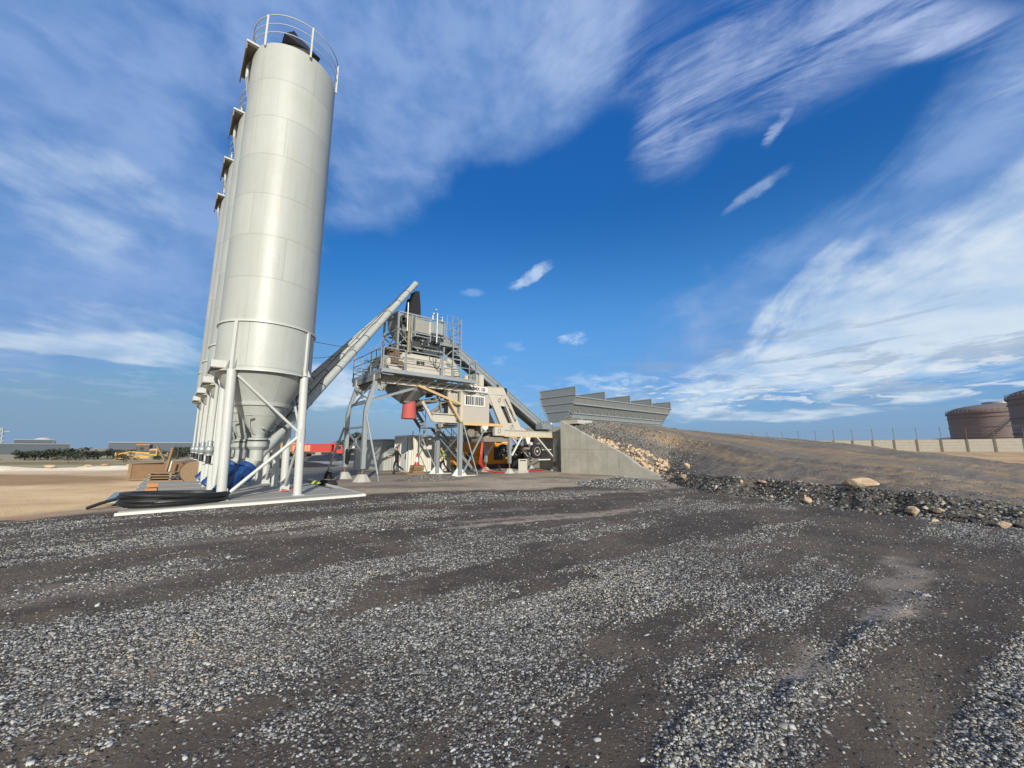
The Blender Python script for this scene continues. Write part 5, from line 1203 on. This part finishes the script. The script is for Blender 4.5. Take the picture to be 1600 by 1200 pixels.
for k, l in ((0, 'left'), (1, 'right')):
    o = MB().add([(-.13, -.05, 0), (.14, -.05, 0), (.15, .05, 0), (-.13, .05, 0), (-.12, -.04, .09), (.02, -.03, .06), (.02, .03, .06), (-.12, .04, .09)], [(0, 3, 2, 1), (4, 5, 6, 7), (0, 1, 5, 4), (1, 2, 6, 5), (2, 3, 7, 6), (3, 0, 4, 7)]).build('shoe', M['redtruck'] if k else M['red'], bevel=.015)
    o.location = SW(1.08 + .28 * k, .55, .11); o.rotation_euler = (0, 0, R(30 - 70 * k)); tag(o, 'red and white shoe at the foot of the silo leg, the %s of the pair' % l, 'shoe', 'pair of red shoes')

# coil of black pipe in front of the silos
t = thing('pipe_coil', SW(-1.95, -1.05, .1), ROT + R(4), 'big flat coil of thick black plastic pipe by the nearest silo leg', 'pipe coil')
b = MB(); r_ = random.Random(4); pts = []
for k in range(15 * 28):
    a = k / 28 * 2 * math.pi; lay = (k // 28) % 5; n_ = k / 28
    rr0 = 1.0 + .07 * (int(n_) % 3) + .02 * math.sin(a * 3 + n_)
    pts.append((rr0 * 1.02 * math.cos(a), rr0 * .60 * math.sin(a), .05 + .055 * (n_ // 2.2) * (1 - .25 * math.cos(a)) * .72 + .012 * math.sin(a * 2 + n_)))
b.path(pts, .043, 8)
b.build('coil', M['hose'], t, True)
a0 = SW(-2.95, -1.1, .3)
o = MB().path([SW(-2.5, -.7, .36), SW(-2.9, -.62, .35), SW(-3.2, -.48, .28), SW(-3.5, -.28, .17), SW(-3.75, -.12, .05)], .045, 10).build('pipe_end', M['hose'], None, True); tag(o, 'loose black pipe end curving off the left of the coil onto the sand', 'pipe')
o = MB().box(-.35, .35, -1.6, 1.6, .0, .05).build('steel_plate', M['galv']); o.location = SW(-3.15, 1.9, .10); o.rotation_euler = (0, 0, ROT); tag(o, 'bluish galvanised plate lying on the left edge of the slab', 'plate')
o = MB().box(-.12, .12, -.9, .9, .0, .04).build('steel_strip', M['galv']); o.location = SW(-2.1, 1.7, .11); o.rotation_euler = (0, 0, ROT + .05); tag(o, 'narrow blue-grey metal strip right of the orange brick stack', 'plate')
t = thing('brick_pile', SW(-2.55, 1.3, .11), ROT, 'small pile of orange bricks on the slab beside the black pipe coil', 'bricks')
for i, (x, y, z) in enumerate(((0, 0, 0), (.02, .25, 0), (.0, .02, .16), (.02, .24, .16), (.03, .1, .31))):
    MB().box(x - .14, x + .14, y - .1, y + .1, z, z + .12).build('brick', M['brick'], t, bevel=.008)

# ------------------------------------------------------------------ left of the silos: skip, timber, disc, posts
t = thing('steel_skip', (-18.1, 21.0, 0), R(6), 'low rusty brown open steel skip filled with earth beyond the silo slab', 'skip')
MB().box(-1.7, 2.6, -.05, 0, 0, .80).box(-1.7, 2.6, 2.0, 2.05, 0, .80).box(-1.7, -1.65, 0, 2.0, 0, .80).box(2.55, 2.6, 0, 2.0, 0, .80).build('side', M['rust'], t)
MB().box(-1.65, 2.55, .0, 2.0, .05, .70).build('earth_fill', paint('red_earth', (.36, .18, .085), .95, .5, bump=.1), t)
MB().box(-1.73, 2.63, -.08, -.051, .0, .06).box(-1.86, -1.701, -.08, 2.05, 0, .83).build('edge', M['wood'], t)
t = thing('timber_stack', (-16.6, 19.3, 0), R(12), 'untidy stack of dark weathered planks between the skip and the round disc', 'timber')
b = MB(); r_ = random.Random(8)
for lay in range(4):
    for k in range(3): y = -.5 + k * .45 + r_.uniform(-.05, .05); x = r_.uniform(-.2, .2); b = MB().box(x - .75 + .1 * lay, x + .75 - .12 * lay, y, y + .3, .10 + lay * .12, .15 + lay * .12); b.build('plank', M['wood'], t)
    if lay < 3: MB().box(-.5, -.4, -.55, .8, .151 + lay * .12, .218 + lay * .12).box(.35, .45, -.55, .8, .151 + lay * .12, .218 + lay * .12).build('batten', M['brownmud'], t)
t = thing('cable_drum', (-15.35, 19.25, 0), R(30), 'big round tan wooden disc with a dark rim leaning beside the silo pipes', 'drum')
MB().lathe([(.02, -.05), (.50, -.05), (.50, .0), (.02, .0)], (0, 0, .52), 40, axis='y').build('disc', M['wood'], t, True)
MB().lathe([(.50, -.06), (.53, -.06), (.53, .1), (.50, .1)], (0, 0, .52), 40, axis='y', cap=False).build('rim', M['black'], t, True)
MB().bar((-.5, .1, .4), (-.9, .2, .2), .14).bar((-.5, .1, .2), (-.85, .2, .4), .1).build('hub', M['dark'], t)
o = MB().bar((0, 0, 0), (.24, 0, 1.55), .11, .09).build('timber_post', M['wood']); o.location = (-17.55, 20.2, .12); tag(o, 'tan timber post standing up out of the plank stack, leaning right', 'post')
o = MB().tube((0, 0, 0), (.12, 0, .75), .035, 10).build('plastic_pipe', M['white'], None, True); o.location = (-17.3, 20.1, .25); tag(o, 'short white pipe standing beside the tan timber post', 'pipe')
o = MB().tube((0, 0, 0), (.0, 0, .55), .06, 10).build('black_sleeve', M['black'], None, True); o.location = (-17.1, 20.3, 1.1); tag(o, 'black sleeve on a thin rod right of the tan timber post', 'sleeve')
o = MB().bar((0, 0, 0), (-.5, 0, .75), .10, .07).build('leaning_board', M['wood']); o.location = (-17.75, 20.35, 1.0); tag(o, 'weathered board leaning left behind the timber post', 'board')

# ------------------------------------------------------------------ bulldozer
t = thing('bulldozer', (-73.5, 79.0, hgt(np.array([-74.5]), np.array([82.0]))[0] - .1), R(22), 'yellow tracked bulldozer with raised blade parked beyond the sandy lot', 'bulldozer')
for y in (-1.0, 1.0):
    MB().prism([(-2.1, .35), (-1.8, .05), (1.9, .05), (2.25, .4), (2.2, .8), (1.8, .95), (.2, 1.35), (-.2, 1.35), (-1.8, .95), (-2.15, .75)], y - .27, y + .27).build('track', M['brownmud'], t, bevel=.06)
    MB().prism([(-1.5, .4), (1.5, .4), (1.6, .7), (.1, 1.0), (-1.5, .7)], y - .32, y + .32).build('track_frame', M['yellow'], t)
    b = MB()
    for k in range(22): b.box(-1.9 + k * .175, -1.82 + k * .175, y - .3, y + .3, .0, .05)
    b.build('track_pads', M['brownmud'], t)
MB().prism([(-2.2, .8), (1.2, .8), (1.2, 1.55), (-1.9, 1.75), (-2.2, 1.6)], -.7, .7).build('engine_hood', M['yellow'], t, bevel=.05)
MB().box(-1.9, -.9, -.72, -.701, 1.0, 1.5).box(1.3, 2.3, -.872, -.851, 1.2, 1.9).build('side_grille', M['dark'], t)
MB().prism([(1.2, .8), (2.5, .8), (2.5, 2.3), (1.2, 2.2)], -.85, .85).build('fuel_tank', M['yellow'], t, bevel=.06)
c = MB().prism([(-.8, 1.7), (1.15, 1.7), (1.1, 2.95), (-.6, 2.95)], -.7, .7).build('cab', M['dark'], t, bevel=.03)
MB().box(-.9, 1.2, -.85, .85, 2.96, 3.08).build('cab_roof', M['dusty'], c); MB().box(-.3, .25, -.72, -.701, 1.9, 2.5).build('window', M['glass'], c)
b = MB(); b.prism([(-3.6, .1), (-3.35, .05), (-3.2, .6), (-3.3, 1.2), (-3.5, 1.7), (-3.55, 1.1)], -1.8, 1.8); bl = b.build('blade', M['yellow'], t)
MB().bar((-3.3, -1.2, 1.2), (-1.6, -.9, 1.7), .2).bar((-3.3, 1.2, 1.2), (-1.6, .9, 1.7), .2).bar((-3.3, -1.3, .4), (.0, -1.35, .6), .22).bar((-3.3, 1.3, .4), (.0, 1.35, .6), .22).build('blade_arm', M['yellow'], bl)
MB().tube((-1.2, .3, 1.7), (-1.2, .3, 2.6), .07, 8).tube((1.9, 0, 2.2), (1.9, 0, 2.7), .1, 8).build('exhaust', M['dark'], t)
b = MB(); b.bar((2.5, 0, 1.0), (4.0, 0, .9), .4).bar((3.9, 0, 1.5), (3.9, 0, .2), .3, .2); b.build('ripper', M['brownmud'], t)

# ------------------------------------------------------------------ tipper trucks
def truck(loc, rz, colbox, cabcol, label, graff=True):
    t = thing('tipper_truck', loc, rz, label, 'truck')
    def wh(x, y):
        w = MB().lathe([(.2, -.17), (.5, -.17), (.53, -.1), (.53, .1), (.5, .17), (.2, .17)], (x, y, .53), 20, axis='y').build('wheel', M['black'], t, True)
        MB().lathe([(.02, -.12), (.22, -.14), (.27, -.18), (.27, -.16)], (x, y, .53), 16, axis='y').build('rim', M['steelplate'], w, True)
    for x in (-4.1, -2.75, 1.9, 3.9):
        for y in (-1.05, 1.05): wh(x, y)
    MB().box(-5.2, 4.9, -.45, .45, .7, 1.0).box(-.6, 1.0, -1.15, -.6, .55, 1.05).build('chassis', M['dark'], t)
    MB().box(-.5, .7, -1.2, -1.151, .55, 1.05).build('fuel_tank', M['steelplate'], t)
    b = MB(); b.prism([(-5.6, 1.15), (2.7, 1.15), (2.7, 2.95), (-5.6, 2.75)], -1.22, 1.22)
    for k in range(13): b.box(-5.4 + k * .63, -5.33 + k * .63, -1.27, -1.22, 1.2, 2.75)
    b.box(-5.6, 2.7, -1.29, -1.271, 2.68, 2.8); bo = b.build('tipper_body', colbox, t)
    if graff: MB().box(-5.5, -1.6, -1.268, -1.222, 1.3, 2.6).build('dusty_panel', M['dusty'], bo)
    MB().prism([(2.75, 2.6), (4.3, 2.95), (4.3, 3.05), (2.75, 3.15)], -1.1, 1.1).box(2.72, 2.85, -1.1, 1.1, 1.2, 2.6).build('headboard', colbox, bo)
    c = MB().prism([(3.3, .75), (5.2, .75), (5.25, 1.6), (5.05, 2.65), (3.35, 2.75)], -1.2, 1.2).build('cab', cabcol, t, bevel=.06)
    MB().box(4.0, 4.85, -1.212, -1.2, 1.7, 2.4).box(5.14, 5.2, -1.0, 1.0, 1.7, 2.4).build('window', M['glass'], c)
    return t
zt = float(hgt(np.array([-38.]), np.array([86.]))[0])
truck((-42.4, 87.5, zt), R(4), M['redtruck'], M['redtruck'], 'red tipper truck with a dusty orange rear body beyond the gravel piles')
truck((-52.4, 89.5, zt), R(4), M['yellow'], M['yellow'], 'yellow tipper truck half hidden by the silo legs, left of the red one', False)

# ------------------------------------------------------------------ boundary wall with barbed wire on the right
t = thing('boundary_wall', (56.62, 92.69, 0), R(90 - 139.99), 'long precast concrete panel wall with barbed wire on raked posts', 'wall')
for k in range(-2, 21):
    x = 3.0 * k; zz = 1.0
    MB().box(x + .07, x + 2.93, -.04, .04, zz - .5, zz + 2.15 + .03 * math.sin(k * 1.7)).build('panel', M['precast'], t)
    p = MB().box(x - .10, x + .10, -.14, .14, zz - .5, zz + 2.2).build('post', M['brownmud'], t)
    MB().bar((x, 0, zz + 2.2), (x, 0, zz + 3.9), .07).bar((x, 0, zz + 3.88), (x - .0, -.35, zz + 4.3), .06).build('wire_post', M['rust'], p)
b = MB()
for y, z in ((0, 3.55), (0, 3.9 + .95), (-.2, 5.1), (-.35, 5.25), (0, 4.2)): b.bar((-6, y, z), (63, y, z), .014)
b.build('barbed_wire', M['galvd'], t)

# ------------------------------------------------------------------ storage tanks far off on the right
def tank(az, d, r, h, label, dome=4.2, lean=0):
    x, y = d * math.sin(R(az)), d * math.cos(R(az)); t = thing('storage_tank', (x, y, -.5), 0, label, 'tank', 'storage tanks beyond the boundary wall')
    MB().lathe([(r, 0), (r, h)], n=80, cap=False).build('shell', M['tank'], t, True)
    MB().lathe([(r + .5, h - .9), (r + .6, h - .1), (r, h)] + [(r * math.cos(a), h + dome * math.sin(a)) for a in np.linspace(.05, 1.45, 8)], n=80, cap=False).build('roof', paint('tank_roof', (.20, .16, .14), .7, .4, scale=.1), t, True)
    b = MB()
    b.path([((r + .3) * math.cos(a / 60 * 6.283), (r + .3) * math.sin(a / 60 * 6.283), h + 1.1) for a in range(60)], .07, 5, closed=True)
    for a in range(60): b.bar(((r + .3) * math.cos(a / 60 * 6.283), (r + .3) * math.sin(a / 60 * 6.283), h), ((r + .3) * math.cos(a / 60 * 6.283), (r + .3) * math.sin(a / 60 * 6.283), h + 1.1), .08)
    b.lathe([(4.6, h + dome * .82), (4.9, h + dome * .86), (4.9, h + dome + .6)], n=30); b.build('railing', M['galvd'], t)
    sd = MB(); n_ = 26; a0 = math.atan2(-y, -x) - .5
    for k in range(n_): a = a0 + k * .035; zz = h * k / n_; sd.bar(((r + .1) * math.cos(a), (r + .1) * math.sin(a), zz), ((r + 1.0) * math.cos(a), (r + 1.0) * math.sin(a), zz), .7, .25)
    sd.path([((r + 1.0) * math.cos(a0 + k * .035), (r + 1.0) * math.sin(a0 + k * .035), h * k / n_ + 1.1) for k in range(n_)], .07, 5).build('stair', M['galvd'], t)
    wg = MB()
    for q in (.35, .62, .86): wg.lathe([(r + .02, h * q), (r + .35, h * q), (r + .35, h * q + .18), (r + .02, h * q + .18)], n=80, cap=False)
    wg.build('wind_girder', M['tank'], t)
    return t
tank(51.3, 305, 17.2, 19.5, 'large brown domed storage tank rising behind the boundary wall')
tank(56.2, 232, 17.5, 20.0, 'dark brown storage tank cut off by the right edge of the photo')
tank(49.2, 420, 17, 7.5, 'low dark storage tank just left of the large domed one', dome=2.6)

# ------------------------------------------------------------------ far left: sheds, pylon, dome, trees
def AZ(az, d): return d * math.sin(R(az)), d * math.cos(R(az))
def far_hall(name, a0, a1, d, z0, z1, label, mat=M['farwall'], roof=True):
    x0, y0 = AZ(a0, d); x1, y1 = AZ(a1, d); L = math.hypot(x1 - x0, y1 - y0)
    t = thing(name, (x0, y0, z0), math.atan2(y1 - y0, x1 - x0), label, 'building')
    MB().box(0, L, 0, 40, 0, z1 - z0).build('wall', mat, t)
    MB().box(-.4, L + .4, -.4, 40.4, z1 - z0, z1 - z0 + .7).build('roof', M['galvd'], t)
    b = MB()
    for k in range(int(L / 14)): b.box(4 + k * 14, 9 + k * 14, -.06, -.002, 1, (z1 - z0) * .45)
    b.build('doors', M['dark'], t); return t
far_hall('long_warehouse', -64, -48.2, 460, -5, 4.3, 'long low blue-grey warehouse on the far left horizon')
far_hall('tall_warehouse', -51.6, -49.3, 505, -5, 8.0, 'taller grey hall rising behind the long warehouse')
far_hall('distant_warehouse', -45.6, -37.5, 520, -5, 6.6, 'long grey warehouse behind the trees, above the bulldozer')
x, y = AZ(-49.9, 640); t = thing('dome_building', (x, y, -5), 0, 'small pale pinkish dome above the tall warehouse roof', 'dome')
MB().lathe([(9, 0), (9, 12), (8.3, 14), (6, 16), (3, 17), (.1, 17.4)], n=40).build('dome', paint('pink_render', (.55, .45, .42), .8, .2, scale=.1), t, True)
x, y = AZ(-52.4, 600); t = thing('pylon', (x, y, -5), .5, 'thin lattice pylon rising above the long warehouse on the left', 'pylon'); b = MB()
for i in range(6):
    z0, z1 = i * 4.2, (i + 1) * 4.2; w0, w1 = 2.6 - .34 * i, 2.6 - .34 * (i + 1)
    for sx, sy in ((-1, -1), (1, -1), (1, 1), (-1, 1)): b.bar((sx * w0, sy * w0, z0), (sx * w1, sy * w1, z1), .35); b.bar((sx * w0, sy * w0, z0), (-sy * w1, sx * w1, z1), .2)
b.bar((-5, 0, 22), (5, 0, 22), .4); b.build('lattice', M['galvd'], t)
def tree(x, y, z, h, w, seed, label, trunk=.3, kind='leafy_tree', cat='tree', n=420):
    t = thing(kind, (x, y, z), seed, label, cat, 'trees along the far edge of the field'); r_ = random.Random(seed); rs = np.random.RandomState(seed)
    b = MB(); b.tube((0, 0, -.3), (.1 * w, 0, h * .45), trunk, 7, r2=trunk * .5)
    for k in range(5): a = k * 1.3 + seed; b.tube((.05 * w, 0, h * (.25 + .05 * k)), (math.cos(a) * w * .5, math.sin(a) * w * .5, h * (.5 + .07 * k)), trunk * .4, 5, r2=trunk * .15)
    b.build('trunk', M['bark'], t)
    cl = [(r_.uniform(-.62, .62) * w, r_.uniform(-.62, .62) * w, h * r_.uniform(.35, .8), r_.uniform(.28, .5)) for _ in range(9)]
    c = rs.randint(0, 9, n); P = np.array([(cl[i][0], cl[i][1], cl[i][2]) for i in c]); rad = np.array([cl[i][3] for i in c])
    d = rs.normal(size=(n, 3)); d /= np.linalg.norm(d, axis=1)[:, None]; q = rs.rand(n) ** .35
    P = P + d * (rad * q)[:, None] * np.array((w, w, h * .55)); P[:, 2] = np.maximum(P[:, 2], h * .06)
    s = h * .055 * (.6 + rs.rand(n)); V = P[:, None] + rs.normal(size=(n, 4, 3)) * s[:, None, None]
    me = bpy.data.meshes.new('crown'); me.from_pydata(V.reshape(-1, 3).tolist(), [], [(4 * i, 4 * i + 1, 4 * i + 2, 4 * i + 3) for i in range(n)]); me.materials.append(M['leaf'])
    o = bpy.data.objects.new('crown', me); COL.objects.link(o); o.parent = t; return t
r_ = random.Random(21)
for i, az in enumerate(np.arange(-50.9, -35.9, .55)):
    d = r_.uniform(225, 270); x, y = AZ(az + r_.uniform(-.2, .2), d); h = r_.uniform(5.2, 8.6) * (1.15 if abs(az + 47.8) < .8 or abs(az + 38.5) < 1.3 else .92)
    h *= .55; tree(x, y, -2.95, h, h * r_.uniform(.8, 1.3), i + 1, 'dark green bushy tree in the row along the far edge of the field')
for az, d, h, l in ((-21.5, 150, 8.5, 'dark tree just left of the old grey container, seen through the plant legs'), (-23.0, 175, 7, 'distant dark tree behind the red truck cab')):
    x, y = AZ(az, d); tree(x, y, float(hgt(np.array([x]), np.array([y]))[0]), h, h * .6, int(d), l)
for i in range(26):
    az = r_.uniform(-58, -40); d = r_.uniform(60, 190); x, y = AZ(az, d); h = r_.uniform(.5, 1.1)
    z = float(hgt(np.array([x]), np.array([y]))[0]); t = tree(x, y, z, h, h * 1.8, i + 90, 'low dry scrub bush scattered across the grassy field', .04, 'scrub_bush', 'bush', 150); t['group'] = 'scrub bushes in the field'
# lumps of pale spoil along the lot edge
for i in range(16):
    k = r_.uniform(0, 1); x = -36 + 17 * k; y = float(np.interp(x, [p[0] for p in LOT_EDGE], [p[1] for p in LOT_EDGE])) + r_.uniform(-.5, .5); s = r_.uniform(.25, .5)
    o = rock((x, y, .3), s * 1.3, (1.6, 1, .5), i + 700, i, 'pale clod of spoil on the low bank at the far edge of the sandy lot', 'clods on the spoil bank')
